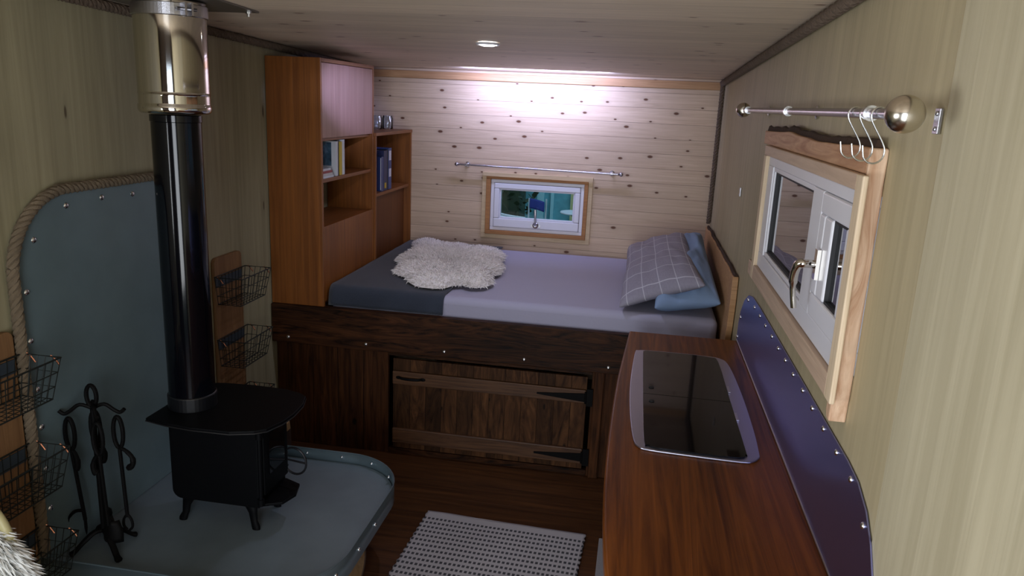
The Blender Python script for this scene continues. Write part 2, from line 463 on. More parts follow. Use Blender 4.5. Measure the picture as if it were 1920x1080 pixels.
# ceiling, sloping gently down towards the bed
bm = NB()
def quadslab(bm, x0, x1, y0, y1, za, zb, t):
    lo = [(x0, y0, za), (x1, y0, za), (x1, y1, zb), (x0, y1, zb)]
    a = [bm.verts.new(p) for p in lo]; b = [bm.verts.new((p[0], p[1], p[2] + t)) for p in lo]
    bm.faces.new(a[::-1]); bm.faces.new(b)
    for i in range(4): bm.faces.new((a[i], a[(i + 1) % 4], b[(i + 1) % 4], b[i]))
quadslab(bm, -.06, W + .06, YF - .06, .06, hc(YF - .06), hc(.06), .04)
struct('ceiling', bm, M['pine_ceil'])

# back cornice board and rope mouldings
struct('trim_1', B(.0, W, -.022, -.0005, 1.932, 1.978), M['pine_trim'], bevel=.003)
struct('trim_2', rope(NB(), [(W - .017, -.03, hc(0) - .019), (W - .017, -5.4, hc(-5.4) - .019)], .017, .06, n=5), M['rope_d'], smooth=True)
struct('trim_3', rope(NB(), [(.017, -.03, hc(0) - .019), (.017, -5.4, hc(-5.4) - .019)], .017, .06, n=5), M['rope_d'], smooth=True)
struct('trim_4', rope(NB(), [(W - .015, -.037, 1.125), (W - .015, -.037, 1.965)], .014, .05, n=5), M['rope_d'], smooth=True)

# ------------------------------------------------------------------ back window
win = bpy.data.objects.new('window_1', None); link(win); win['kind'] = 'structure'; win.location = (1.14, 0, .95)
bm = NB()
for a in ((.775, 1.497, 1.332, 1.36), (.775, 1.497, .926, .955), (.775, .803, .955, 1.332), (1.469, 1.497, .955, 1.332)):
    box(bm, a[0], a[1], -.014, -.0005, a[2], a[3])
obj('architrave', bm, M['pine_frame'], win, bevel=.002)
bm = NB()
for a in ((.803, 1.469, 1.317, 1.332), (.803, 1.469, .955, .98), (.803, .832, .98, 1.317), (1.445, 1.469, .98, 1.317)):
    box(bm, a[0], a[1], -.022, -.0005, a[2], a[3])
obj('lining', bm, M['pine_lining'], win, bevel=.002)
def rectframe(bm, x0, x1, z0, z1, w, y0, y1, wb=None):
    wb = wb or w
    box(bm, x0, x1, y0, y1, z1 - w, z1); box(bm, x0, x1, y0, y1, z0, z0 + wb)
    box(bm, x0, x0 + w, y0, y1, z0 + wb, z1 - w); box(bm, x1 - w, x1, y0, y1, z0 + wb, z1 - w)
    return bm
obj('outer_frame', rectframe(NB(), .833, 1.444, .981, 1.316, .022, -.006, .055), M['upvc'], win, bevel=.003)
sash = obj('sash', rectframe(NB(), .856, 1.421, 1.004, 1.293, .036, -.014, .05, .058), M['upvc'], win, bevel=.006)
obj('glazing_bead', rectframe(NB(), .892, 1.385, 1.062, 1.257, .009, -.004, .03), M['upvc'], sash, bevel=.003)
obj('pane', B(.90, 1.377, .012, .016, 1.07, 1.249), M['pane'], sash)
hb = NB(); lathe(hb, [(.02, 0), (.02, .006), (.012, .012), (.008, .02)], (1.14, -.0145, 1.03), (0, -1, 0), 20)
box(hb, 1.108, 1.172, -.02, -.0145, 1.018, 1.036)
tube(hb, cat([(1.14, -.03, 1.032), (1.14, -.036, 1.05), (1.139, -.038, 1.09), (1.136, -.036, 1.135)], 5), [.007] * 5 + [.0075] * 5 + [.009] * 6, 10)
obj('handle', hb, M['steel'], win, smooth=True)

# ------------------------------------------------------------------ right window
win2 = bpy.data.objects.new('window_2', None); link(win2); win2['kind'] = 'structure'; win2.location = (W, -2.75, 1.25)
X0 = 2.203
# pine frame on the wall face
bm = NB(); box(bm, X0, 2.2143, -3.385, -3.338, 1.243, 1.705)
obj('frame_upright', bm, M['pine_pale'], win2, bevel=.003)
bm = NB(); box(bm, X0, W - .0005, -2.206, -2.158, 1.243, 1.672)
obj('frame_upright', bm, M['pine_pale'], win2, bevel=.003)
bm = NB(); box(bm, X0 + .001, W - .0005, -3.3375, -2.158, 1.6725, 1.705)
obj('frame_head', bm, M['pine_pink'], win2, bevel=.003)
bm = NB(); box(bm, X0 + .001, W - .0005, -3.3375, -2.09, 1.243, 1.294)
obj('frame_sill', bm, M['pine_pink'], win2, bevel=.003)
# live-edge boards
bm = NB(); N_ = 40; top = []
for i in range(N_ + 1):
    y = -3.35 + (1.31) * i / N_
    top.append((y, 1.754 + .004 * math.sin(y * 7) + .006 * noise.noise(V((y * 5, 0, 3)))))
poly = [(-3.35, 1.7055), (-2.04, 1.7055)] + top[::-1]
prism(bm, poly, .034, lambda u, v, w: V((W - .0005 - w, u, v)))
head = obj('live_edge_head', bm, M['live'], win2, bevel=.003)
bm = NB()
tube(bm, [(W - .018, y, z) for y, z in top], [.007 + .003 * noise.noise(V((y * 14, 2, 1))) for y, z in top], 7, flat=2.4)
obj('bark_edge', bm, M['bark'], head, smooth=True)
bm = NB(); side = []
for i in range(31):
    z = 1.195 + .56 * i / 30
    side.append((-3.357 - .007 * noise.noise(V((z * 7, 5, 1))) - .003 * math.sin(z * 30), z))
poly = [(-3.3505, 1.757), (-3.3505, 1.2425), (-3.325, 1.2425), (-3.322, 1.21), (-3.335, 1.195)] + side
prism(bm, poly, .0345, lambda u, v, w: V((W - .0005 - w, u, v)))
up = obj('live_edge_upright', bm, M['live_v'], win2, bevel=.003)
# upvc
def yframe(bm, y0, y1, z0, z1, w, x0, x1, wb=None):
    wb = wb or w
    box(bm, x0, x1, y0, y1, z1 - w, z1); box(bm, x0, x1, y0, y1, z0, z0 + wb)
    box(bm, x0, x1, y0, y0 + w, z0 + wb, z1 - w); box(bm, x0, x1, y1 - w, y1, z0 + wb, z1 - w)
    return bm
bm = NB(); fx = 2.215
box(bm, fx, fx + .06, -3.349, -2.207, 1.642, 1.671); box(bm, fx, fx + .06, -3.349, -2.207, 1.2955, 1.346)
box(bm, fx, fx + .06, -2.300, -2.207, 1.346, 1.642); box(bm, fx, fx + .06, -3.349, -3.343, 1.346, 1.642)
box(bm, fx - .003, fx + .06, -3.052, -2.945, 1.346, 1.642)
obj('outer_frame', bm, M['upvc'], win2, bevel=.004)
obj('glazing_bead', yframe(NB(), -2.9445, -2.3005, 1.3465, 1.6415, .014, fx + .004, fx + .03), M['upvc'], win2, bevel=.003)
obj('gasket', yframe(NB(), -2.930, -2.315, 1.361, 1.627, .006, fx + .010, fx + .026), M['gasket'], win2)
obj('fixed_pane', B(fx + .018, fx + .022, -2.9235, -2.3215, 1.3675, 1.6205), M['pane2'], win2)
bm = NB()
yframe(bm, -3.342, -3.053, 1.347, 1.641, .05, fx - .004, fx + .055, .055)
box(bm, fx - .0035, fx + .05, -3.17, -3.1035, 1.403, 1.590)
s2 = obj('sash', bm, M['upvc'], win2, bevel=.006, seg=3)
obj('gasket', yframe(NB(), -3.2915, -3.1705, 1.4025, 1.5905, .006, fx + .002, fx + .02), M['gasket'], s2)
obj('pane', B(fx + .010, fx + .014, -3.285, -3.177, 1.409, 1.584), M['pane2'], s2)
bm = NB(); hy, hz = -3.105, 1.478
box(bm, fx - .013, fx - .0045, hy - .012, hy + .012, hz - .035, hz + .035)
tube(bm, cat([(fx - .008, hy, hz), (fx - .034, hy, hz), (fx - .047, hy + .006, hz - .004), (fx - .052, hy + .015, hz - .03), (fx - .050, hy + .02, hz - .065), (fx - .042, hy + .022, hz - .112)], 5),
     [.010] * 6 + [.011] * 6 + [.010] * 7 + [.007] * 7, 10)
obj('handle', bm, M['chrome'], win2, smooth=True)

# ------------------------------------------------------------------ ceiling downlight
dl = thing('downlight', 'round recessed downlight glowing white in the plank ceiling', 'light', (1.117, -1.651, hc(-1.651)))
bm = NB(); lathe(bm, [(.050, .0), (.052, -.005), (.046, -.010), (.040, -.008), (.040, -.001)], (1.117, -1.651, hc(-1.651) - .0012), (0, 0, 1), 40, cap=False)
obj('bezel', bm, M['upvc'], dl, smooth=True)
bm = NB(); lathe(bm, [(.0395, -.0015), (.037, -.010), (.022, -.014), (.001, -.015)], (1.117, -1.651, hc(-1.651) - .0012), (0, 0, 1), 32)
obj('lens', bm, M['lens'], dl, smooth=True)

# ------------------------------------------------------------------ curtain rods
def bracket(bm, base, d, L, r=.006):
    base = V(base); d = V(d)
    lathe(bm, [(.016, 0), (.016, .004), (.008, .008), (.006, L)], base, d, 18)
cr = thing('curtain_rod', 'thin steel curtain rod above the small window over the bed', 'curtain rod', (1.14, -.06, 1.40))
RA, RB = V((.628, -.052, 1.402)), V((1.652, -.052, 1.396))
obj('rod', tube(NB(), [RA, RB], .0065, 12), M['rodm'], cr, smooth=True)
for e, d in ((RA, -1), (RB, 1)):
    bm = NB(); lathe(bm, [(.0065, 0), (.010, .004), (.0075, .008), (.012, .013), (.014, .02), (.011, .028), (.004, .033)], e, (d, 0, 0), 20)
    obj('finial', bm, M['rodm'], cr, smooth=True)
for x in (.672, 1.612):
    z = RA.z + (RB.z - RA.z) * (x - RA.x) / (RB.x - RA.x)
    bm = NB(); lathe(bm, [(.017, .0005), (.017, .005), (.008, .009), (.006, .044)], (x, 0, z), (0, -1, 0), 18)
    lathe(bm, [(.0068, -.007), (.0125, -.007), (.0125, .007), (.0068, .007)], (x, -.052, z), (1, 0, 0), 20, cap=False)
    obj('bracket', bm, M['screw'], cr, smooth=True)

rr = thing('hanging_rail', 'satin steel rail with big ball ends above the side window', 'rail', (2.17, -2.7, 1.82))
xr, zr = 2.17, 1.819
obj('rod', tube(NB(), [(xr, -1.765, zr), (xr, -3.645, zr)], .009, 16), M['rodm'], rr, smooth=True)
for y, d in ((-1.745, 1), (-3.645, -1)):
    bm = NB(); lathe(bm, [(.009, 0), (.015, .002), (.015, .008), (.011, .012)], (xr, y - d * .012, zr), (0, d, 0), 24)
    ball(bm, (xr, y + d * .028, zr), .0285, u=32, v=20)
    obj('finial', bm, M['ballm'], rr, smooth=True)
for y in (-2.70, -1.86, -3.49):
    bm = NB(); lathe(bm, [(.018, .0005), (.018, .005), (.008, .009), (.006, .068)], (W - .001 if y > -3.62 else W, y, zr), (-1, 0, 0), 18)
    lathe(bm, [(.0092, -.008), (.0135, -.008), (.0135, .008), (.0092, .008)], (xr, y, zr), (0, 1, 0), 24, cap=False)
    obj('bracket', bm, M['screw'], rr, smooth=True)

# S-hooks hanging on the rail
def s_hook(loc, label, yaw):
    pts = []
    R1, R2 = .013, .018
    pts += [(R1 * math.cos(math.radians(a)), 0, R1 * math.sin(math.radians(a))) for a in range(20, 200, 15)]
    pts += [(-R1 * .7, 0, -.012), (.010, 0, -.040), (R2 * .95, 0, -.053)]
    pts += [(R2 * math.cos(math.radians(a)) + .0, 0, -.062 + R2 * math.sin(math.radians(a)) * .95) for a in range(0, -170, -15)]
    pts += [(-R2 * 1.15, 0, -.050)]
    bm = NB(); tube(bm, cat(pts, 3), .0016, 8)
    o = obj('s_hook', bm, M['screw'], None, smooth=True)
    o.location = loc; o.rotation_euler = (0, 0, yaw)
    return tag(o, label, 'hook', 'wire hooks on the rail')
for y, lab in ((-3.395, 'silver wire S-hook on the rail, farthest from the big ball end'),
               (-3.475, 'silver wire S-hook on the rail, middle of the three'),
               (-3.545, 'silver wire S-hook on the rail, nearest the big ball end')):
    s_hook((xr, y, zr - .0027), lab, math.radians(12))

# little metal catch plates on the right wall
def plate(y, z, label):
    bm = NB(); box(bm, W - .0075, W - .0025, y - .011, y + .011, z - .020, z + .020)
    for k in (-1, 1): lathe(bm, [(.004, 0), (.004, .0015), (.001, .003)], (W - .0075, y, z + k * .012), (-1, 0, 0), 12)
    o = obj('wall_plate', bm, M['steel'], None, bevel=.001)
    tag(o, label, 'plate', 'metal plates on the right wall')
plate(-3.592, 1.811, 'small steel plate screwed to the wall beside the big ball')
plate(-1.307, 1.456, 'small steel plate screwed to the wall beyond the side window')

# ------------------------------------------------------------------ bed
BY = -1.45
bed = thing('bed', 'built-in bed with dark stained plank front and boarded base', 'bed', (1.1, -.75, 0))
WORLD[bed.name] = V(bed.location)
bm = NB(); poly = [(0.003, .568)]
for i in range(1, 60): 
    x = 2.235 * i / 60; poly.append((x, .568 + .004 * noise.noise(V((x * 3, 1, 0)))))
poly += [(2.235, .568), (2.235, .770), (0.003, .770)]
prism(bm, poly, .042, lambda u, v, w: V((u, BY + w, v)))
obj('front_board', bm, M['dark_plank'], bed, bevel=.004)
dome = NB(); lathe(dome, [(.009, 0), (.009, .002), (.0068, .0045), (.0035, .006), (.0003, .0065)], (0, 0, 0), (0, -1, 0), 16)
bolt0 = obj('bolt', dome, M['screw'], bed, smooth=True); bolt0.location = (.092, BY - .0003, .60)
for x in (.505, .909, 1.308, 1.715):
    copy_of(bolt0, 'bolt', (x, BY - .0003, .60), bed)
FY = -1.40
bm = NB(); box(bm, .003, .606, FY, FY + .022, .0005, .567); obj('base_panel', bm, M['base_l'], bed, bevel=.002)
bm = NB(); box(bm, 1.64, 2.235, FY, FY + .022, .0005, .567); obj('base_panel', bm, M['base_l'], bed, bevel=.002)
bm = NB(); box(bm, .607, 1.639, FY + .004, FY + .03, .537, .567); obj('door_rail', bm, M['dark_plank'], bed)
bm = NB(); box(bm, .607, 1.639, FY + .004, FY + .03, .0005, .030); obj('door_rail', bm, M['dark_plank'], bed)
door = obj('door', B(.632, 1.618, FY + .0, FY + .02, .036, .524), M['base_door'], bed, bevel=.002)
obj('ledge', B(.634, 1.616, FY - .018, FY - .0005, .392, .462), M['ledge'], door, bevel=.004)
obj('ledge', B(.634, 1.616, FY - .018, FY - .0005, .070, .150), M['ledge'], door, bevel=.004)
for z in (.425, .108):
    bm = NB(); prism(bm, [(1.375, z - .004), (1.375, z + .004), (1.612, z + .022), (1.612, z - .022)], .005, lambda u, v, w: V((u, FY - .0185 - w, v)))
    box(bm, 1.619, 1.650, FY - .0245, FY - .0165, z - .042, z + .046)
    tube(bm, [(1.6155, FY - .022, z - .03), (1.6155, FY - .022, z + .03)], .006, 10)
    obj('hinge', bm, M['iron'], door)
bm = NB(); tube(bm, cat([(.672, FY - .0186, .430), (.690, FY - .032, .430), (.73, FY - .038, .430), (.77, FY - .032, .430), (.788, FY - .0186, .430)], 5), .0065, 10)
for x in (.667, .793): ball(bm, (x, FY - .020, .430), .011, 1.3, .35, .8)
obj('handle', bm, M['iron'], door, smooth=True)
obj('post', B(1.651, 1.70, FY - .02, FY - .0005, .0005, .566), M['base_l'], bed, bevel=.004)
obj('platform', B(.29, 2.235, -1.405, -.003, .66, .70), M['base_l'], bed)
obj('bookcase_shelf', B(.003, .288, -1.405, -.003, .73, .769), M['base_l'], bed)
# headboard along the right wall
bm = NB(); N_ = 30
topz = [(-.05 - 1.52 * i / N_, 1.105 + .010 * noise.noise(V((i * .3, 0, 9))) + .01 * i / N_) for i in range(N_ + 1)]
poly = [(-.05, .71)] + topz + [(-1.575, 1.105), (-1.58, .99), (-1.565, .885), (-1.545, .80), (-1.46, .785), (-1.46, .71)]
prism(bm, poly, .026, lambda u, v, w: V((W - .003 - w, u, v)))
hb_ = obj('headboard', bm, M['pine_trim'], bed, bevel=.003)
bm = NB(); tube(bm, [(W - .014, y, z) for y, z in topz], [.009 + .004 * noise.noise(V((y * 14, 2, 1))) for y, z in topz], 7)
obj('bark_edge', bm, M['bark'], hb_, smooth=True)

# mattress
bm = B(.295, 2.205, -1.385, -.035, .702, .862)
mt = obj('mattress', bm, M['sheet'], None, bevel=.035, seg=5, smooth=True)
tag(mt, 'mattress under a smooth lavender grey fitted sheet on the bed', 'mattress')

# charcoal blanket over the bookcase end
bm = NB(); prof = [(-.02, .868)]
for i in range(1, 22): prof.append((-.02 - 1.325 * i / 21, .868))
prof += [(-1.365, .866), (-1.381, .857), (-1.391, .840), (-1.396, .815), (-1.399, .790), (-1.400, .774)]
NX = 22; grid = []
for j, (y, z) in enumerate(prof):
    row = []
    drop = max(0, (.866 - z) / .1)
    for i in range(NX + 1):
        u = i / NX
        xl = .292; xr_ = .885 + .045 * (1 - min(1, (y + 1.4) / -.0001 if False else max(0, (-y) / 1.4))) + .004 * noise.noise(V((y * 5, 1, 2)))
        x = xl + (xr_ - xl) * u
        zz = z + .003 * noise.noise(V((x * 7, y * 7, 0)))
        row.append(bm.verts.new((x, y + (-.004 * drop * (1 + math.sin(x * 40) * .3)), zz)))
    grid.append(row)
for j in range(len(prof) - 1):
    for i in range(NX): bm.faces.new((grid[j][i], grid[j][i + 1], grid[j + 1][i + 1], grid[j + 1][i]))
bl = obj('blanket', bm, M['blanket'], None, smooth=True)
md = bl.modifiers.new('t', 'SOLIDIFY'); md.thickness = .006; md.offset = 1
tag(bl, 'charcoal wool blanket folded over the bed end by the bookcase', 'blanket')

# sheepskin
def blades(bm, pts, L, w, spread=.5):
    for p, n in pts:
        t = V((random.uniform(-1, 1), random.uniform(-1, 1), random.uniform(-.6, .4))).normalized()
        d = (n + t * spread).normalized(); s = d.cross(V((random.uniform(-1, 1), random.uniform(-1, 1), random.uniform(-1, 1)))).normalized() * (w / 2)
        l = L * random.uniform(.7, 1.2); mid = p + d * l * .55 + V((0, 0, -.1 * l)); tip = p + d * l + V((0, 0, -.38 * l))
        a = bm.verts.new(p - s); b = bm.verts.new(p + s); c = bm.verts.new(mid + s * .8); e = bm.verts.new(mid - s * .8); f = bm.verts.new(tip)
        bm.faces.new((a, b, c, e)); bm.faces.new((e, c, f))
SK = [(0.386, -0.291), (0.355, -0.168), (0.366, -0.072), (0.417, -0.056), (0.487, -0.112), (0.573, -0.158), (0.648, -0.167), (0.689, -0.137), (0.741, -0.195), (0.821, -0.235), (0.869, -0.194), (0.946, -0.227), (1.012, -0.361), (1.027, -0.495), (1.025, -0.606), (1.067, -0.695), (1.076, -0.832), (1.07, -0.911), (1.039, -0.978), (1.08, -1.087), (1.081, -1.154), (1.052, -1.231), (0.989, -1.253), (0.937, -1.223), (0.895, -1.255), (0.857, -1.325), (0.787, -1.342), (0.717, -1.319), (0.652, -1.244), (0.608, -1.156), (0.511, -1.065), (0.491, -0.917), (0.486, -0.837), (0.435, -0.772), (0.412, -0.648), (0.418, -0.481), (0.423, -0.404)]
out = cat(SK, 3, True); cen = V((.74, -.68, 0)); bm = NB(); rings = []; K = 10
for k in range(K + 1):
    s = 1 - k / K * .96; d = 1 - s
    r_ = []
    for p in out:
        q = cen + (p - cen) * s * .975
        h = .004 + .040 * (1 - math.exp(-d * 9)) + .010 * noise.noise(V((q.x * 9, q.y * 9, 0))) * min(1, d * 6)
        r_.append(bm.verts.new((q.x, q.y, .880 + h)))
    rings.append(r_)
n = len(out)
for a, b in zip(rings, rings[1:]):
    for i in range(n): bm.faces.new((a[i], a[(i + 1) % n], b[(i + 1) % n], b[i]))
bm.faces.new(rings[-1])
pts = []
for _ in range(15000):
    k = random.random() ** 1.6; i = random.randrange(n); f = random.random()
    s = 1 - k * .96; p = cen + (out[i].lerp(out[(i + 1) % n], f) - cen) * s * .965
    d = 1 - s; h = .004 + .040 * (1 - math.exp(-d * 9)) + .010 * noise.noise(V((p.x * 9, p.y * 9, 0))) * min(1, d * 6)
    o_ = (p - cen).normalized()
    pts.append((V((p.x, p.y, .880 + h)), (o_ * (.9 if d < .12 else .35) + V((0, 0, .55))).normalized()))
blades(bm, pts, .026, .0045, .55)
sk = obj('sheepskin', bm, M['fleece'], None, smooth=True)
tag(sk, 'cream long-haired sheepskin spread on the bed half over the blanket', 'sheepskin')

# pillows
def pillow(name, FL, FR, BR, BL, T, mat, label, wr=.010, seed=0, pinch=.04):
    bm = NB(); N_ = 26; uvl = bm.loops.layers.uv.new('UVMap')
    FL, FR, BR, BL = map(V, (FL, FR, BR, BL))
    nrm = ((FR - FL).cross(BL - FL)).normalized()
    if nrm.z < 0: nrm = -nrm
    tops, bots = [], []
    for j in range(N_ + 1):
        v = j / N_; a, b = [], []
        for i in range(N_ + 1):
            u = i / N_
            cu = u + pinch * (.5 - u) * 2 * (1 - (2 * v - 1) ** 2) * (1 if True else 0)
            cv = v + pinch * (.5 - v) * 2 * (1 - (2 * u - 1) ** 2)
            p = (FL * (1 - cu) + FR * cu) * (1 - cv) + (BL * (1 - cu) + BR * cu) * cv
            e = max(0, (1 - (2 * u - 1) ** 4)) * max(0, (1 - (2 * v - 1) ** 4))
            t = T * e ** .55
            w = wr * (noise.noise(V((u * 4 + seed, v * 5, seed))) + .6 * noise.noise(V((u * 9 + seed, v * 11, seed + 3)))) * min(1, e * 3)
            vt = bm.verts.new(p + nrm * (t * .62 + w)); a.append(vt)
            edge = i in (0, N_) or j in (0, N_)
            b.append(vt if edge else bm.verts.new(p - nrm * (t * .38)))
        tops.append(a); bots.append(b)
    for j in range(N_):
        for i in range(N_):
            for G in (tops, bots):
                q = (G[j][i], G[j][i + 1], G[j + 1][i + 1], G[j + 1][i])
                if len(set(q)) < 3: continue
                f = bm.faces.new(q if G is tops else q[::-1])
                for lp, (uu, vv) in zip(f.loops, ((i, j), (i + 1, j), (i + 1, j + 1), (i, j + 1)) if G is tops else ((i, j + 1), (i + 1, j + 1), (i + 1, j), (i, j))):
                    lp[uvl].uv = (uu / N_, vv / N_)
    o = obj(name, bm, mat, None, smooth=True, sub=1)
    tag(o, label, 'pillow')
    return o
pillow('pillow', (1.90, -1.45, .905), (2.205, -1.46, .955), (2.195, -.22, 1.07), (1.93, -.25, .94),   .20, M['blue'],
       'crumpled plain blue pillow behind the checked one against the headboard', .032, 4, .03)
pillow('pillow', (1.735, -1.42, .884), (2.13, -1.475, 1.04), (2.085, -.46, 1.115), (1.745, -.18, .945), .13, M['check'],
       'grey checked pillow leaning on the blue one', .014, 1)

# ------------------------------------------------------------------ bookcases
def panelset(parent, boxes):
    for name, mat, b in boxes: obj(name, B(*b), M[mat], parent, bevel=.0015)
bc = thing('tall_bookcase', 'tall teak bookcase with two cupboard doors at the top', 'bookcase', (.14, -1.07, .77))
T = .018; y0, y1 = -1.437, -.704; zb, zt = .7715, 1.972; D = .28
panelset(bc, [
    ('side_panel', 'teak', (.004, D, y0, y0 + T, zb, zt)), ('side_panel', 'teak', (.004, D, y1 - T, y1, zb, zt)),
    ('top_panel', 'teak_h', (.004, D, y0 + T, y1 - T, zt - T, zt)),
    ('shelf', 'teak_h', (.004, D - .012, y0 + T + .001, y1 - T - .001, 1.385, 1.403)),
    ('shelf', 'teak_h', (.004, D - .02, y0 + T + .001, y1 - T - .001, 1.585, 1.600)),
    ('shelf', 'teak_h', (.004, D - .02, y0 + T + .001, y1 - T - .001, 1.155, 1.170)),
    ('bottom_panel', 'teak_h', (.004, D - .02, y0 + T + .001, y1 - T - .001, zb, zb + .02)),
])
ym = (y0 + y1) / 2
obj('cupboard_door', B(D - .018, D - .002, y0 + T + .002, ym - .001, 1.601, zt - T - .002), M['teak_door_lit'], bc, bevel=.0015)
obj('cupboard_door', B(D - .018, D - .002, ym + .001, y1 - T - .002, 1.601, zt - T - .002), M['teak_door_lit'], bc, bevel=.0015)
obj('drop_front', B(D - .018, D - .002, y0 + T + .002, y1 - T - .002, zb + .022, 1.172), M['teak'], bc, bevel=.0015)

bs = thing('low_bookcase', 'lower open teak bookcase in the corner beside the tall one', 'bookcase', (.14, -.35, .77))
y0b, y1b = -.702, -.004; zt2 = 1.605; D2 = .29
panelset(bs, [
    ('side_panel', 'teak', (.004, D2, y0b, y0b + T, zb, zt2 - T)), ('side_panel', 'teak', (.004, D2, y1b - T, y1b, zb, zt2 - T)),
    ('top_panel', 'teak_h', (.004, D2 + .004, y0b, y1b, zt2 - T, zt2)),
    ('shelf', 'teak_h', (.004, D2 - .012, y0b + T + .001, y1b - T - .001, 1.235, 1.253)),
    ('drop_front', 'teak_shaded', (D2 - .06, D2 - .044, y0b + T + .002, y1b - T - .002, zb + .022, 1.234)),  # dark set-back sheet standing for the shaded open bay
    ('bottom_panel', 'teak_h', (.004, D2 - .02, y0b + T + .001, y1b - T - .001, zb, zb + .02)),
])

# books
def book(name, label, group, x0, x1, y0, y1, z0, z1, cover, catg='book', lie=False, extra=None):
    t = thing(name, label, catg, ((x0 + x1) / 2, (y0 + y1) / 2, z0), group)
    bm = NB(); c = .0025
    if lie:
        box(bm, x0, x1, y0, y1, z0, z0 + c * .4); box(bm, x0, x1, y0, y1, z1 - c * .4, z1); box(bm, x1 - c, x1, y0, y1, z0 + c * .4, z1 - c * .4)
        obj('cover', bm, cover, t)
        obj('pages', B(x0 + .002, x1 - c, y0 + .002, y1 - .002, z0 + c * .4, z1 - c * .4), M['paper'], t)
    else:
        box(bm, x0, x1, y0, y0 + c, z0, z1); box(bm, x0, x1, y1 - c, y1, z0, z1); box(bm, x1 - c, x1, y0 + c, y1 - c, z0, z1)
        obj('cover', bm, cover, t, bevel=.0008)
        obj('pages', B(x0 + .003, x1 - c, y0 + c, y1 - c, z0 + .003, z1 - .003), M['paper'], t)
    if extra: extra(t)
    return t
zs = 1.4036
def land(t):
    obj('picture', B(.075, .238, -1.2185, -1.2172, 1.455, 1.572), M['cover'], t)
gr = 'books on the tall bookcase shelf'
mags = [(.10, .262, -1.40, -1.245, M['bk_white']), (.095, .258, -1.398, -1.25, M['paper']), (.10, .255, -1.40, -1.248, M['bk_red']), (.105, .25, -1.395, -1.255, M['bk_white'])]
mlab = ['white magazine at the bottom of the flat stack in the bookcase', 'grey paper magazine second from the bottom of the flat stack', 'red-covered magazine second from the top of the flat stack', 'pale magazine on top of the flat stack in the bookcase']
z = zs
for (a, b, c, d, m), l in zip(mags, mlab):
    book('magazine', l, 'magazines stacked flat', a, b, c, d, z, z + .011, m, 'magazine', True); z += .0113
book('book', 'picture book with blue mountain landscape on its pale cover', gr, .05, .262, -1.217, -1.190, zs, 1.578, M['bk_white'], extra=land)
book('book', 'black-spined book between landscape book and yellow book', gr, .07, .258, -1.189, -1.165, zs, 1.582, M['bk_black'])
book('book', 'yellow-spined book beside the landscape picture book', gr, .06, .262, -1.164, -1.134, zs, 1.574, M['bk_yellow'])
book('book', 'white-spined book at the right end of its row', gr, .05, .262, -1.133, -1.100, zs, 1.583, M['bk_white'])
zs = 1.2536; gr = 'books on the low bookcase shelf'
def whiteline(t):
    obj('spine_line', B(.262, .266, -.5412, -.5398, 1.262, 1.452), M['bk_line'], t, )
    bm = NB()
    for k, zz in enumerate((1.425, 1.418, 1.385)): box(bm, .15, .235 - .02 * k, -.5412, -.5402, zz, zz + .003)
    obj('cover_lettering', bm, M['bk_line'], t)
book('book', 'bright blue book with a white edge line on its cover', gr, .09, .268, -.540, -.500, zs, 1.458, M['bk_blue'], extra=whiteline)
def spot(t):
    obj('spine_label', B(.2692, .2702, -.485, -.455, 1.268, 1.30), M['bk_yellow'], t)
book('book', 'thick navy book with small yellow label low on its spine', gr, .06, .269, -.499, -.440, zs, 1.492, M['bk_navy'], extra=spot)
book('book', 'black thin book between the navy and the picture book', gr, .06, .266, -.439, -.412, zs, 1.496, M['bk_black'])
def pic2(t):
    for a, b in ((1.43, 1.488), (1.33, 1.38)): obj('spine_picture', B(.2692, .2702, -.405, -.365, a, b), M['bk_line'], t)
book('book', 'pale blue and white spined tall book nearest the bed wall', gr, .05, .269, -.411, -.356, zs, 1.504, M['bk_blue'], extra=pic2)

# glass jars on the low bookcase
def jar(x, y, r, h, lab):
    bm = NB(); z = zt2 + .0008
    lathe(bm, [(r * .92, 0), (r, .006), (r, h * .82), (r * .86, h * .9), (r * .86, h), (r * .80, h), (r * .80, h * .9), (r * .93, h * .8), (r * .93, .01)], (x, y, z), n=28)
    tag(obj('glass_jar', bm, M['jar'], None, smooth=True), lab, 'jar', 'glass jars on the low bookcase')
jar(.115, -.19, .036, .085, 'clear glass jar on the low bookcase, nearer the tall bookcase')
jar(.15, -.085, .036, .083, 'clear glass jar on the low bookcase, nearer the bed wall')

# ------------------------------------------------------------------ kitchen counter
ZC = .88
cab = thing('kitchen_cabinet', 'teak kitchen base cabinet under the worktop', 'cabinet', (2.03, -3.0, 0))
obj('carcass', B(1.83, 2.247, -4.4, -1.80, .0005, ZC - .036), M['cabinet'], cab)
for a, b in ((-2.42, -1.83), (-3.06, -2.44), (-3.70, -3.08), (-4.37, -3.72)):
    d = obj('door', B(1.812, 1.8295, a, b, .09, ZC - .05), M['cabinet'], cab, bevel=.002)
    obj('knob', lathe(NB(), [(.006, 0), (.006, .008), (.013, .014), (.011, .02), (.002, .022)], (1.8118, b - .05, .7), (-1, 0, 0), 16), M['steel'], d, smooth=True)
left = [(1.798, -1.745), (1.782, -2.05), (1.768, -2.35), (1.761, -2.65), (1.759, -2.95), (1.766, -3.25), (1.785, -3.53), (1.82, -3.85), (1.87, -4.15), (1.93, -4.45)]
lc = [(p.x, p.y) for p in cat(left, 5)]
bm = NB(); prism(bm, lc + [(2.2475, -4.45), (2.2475, -1.745)], .035, lambda u, v, w: V((u, v, ZC - .035 + w)))
tag(obj('worktop', bm, M['worktop'], None, bevel=.007, seg=3), 'polished red-brown teak worktop with a gently bowed front edge', 'worktop')

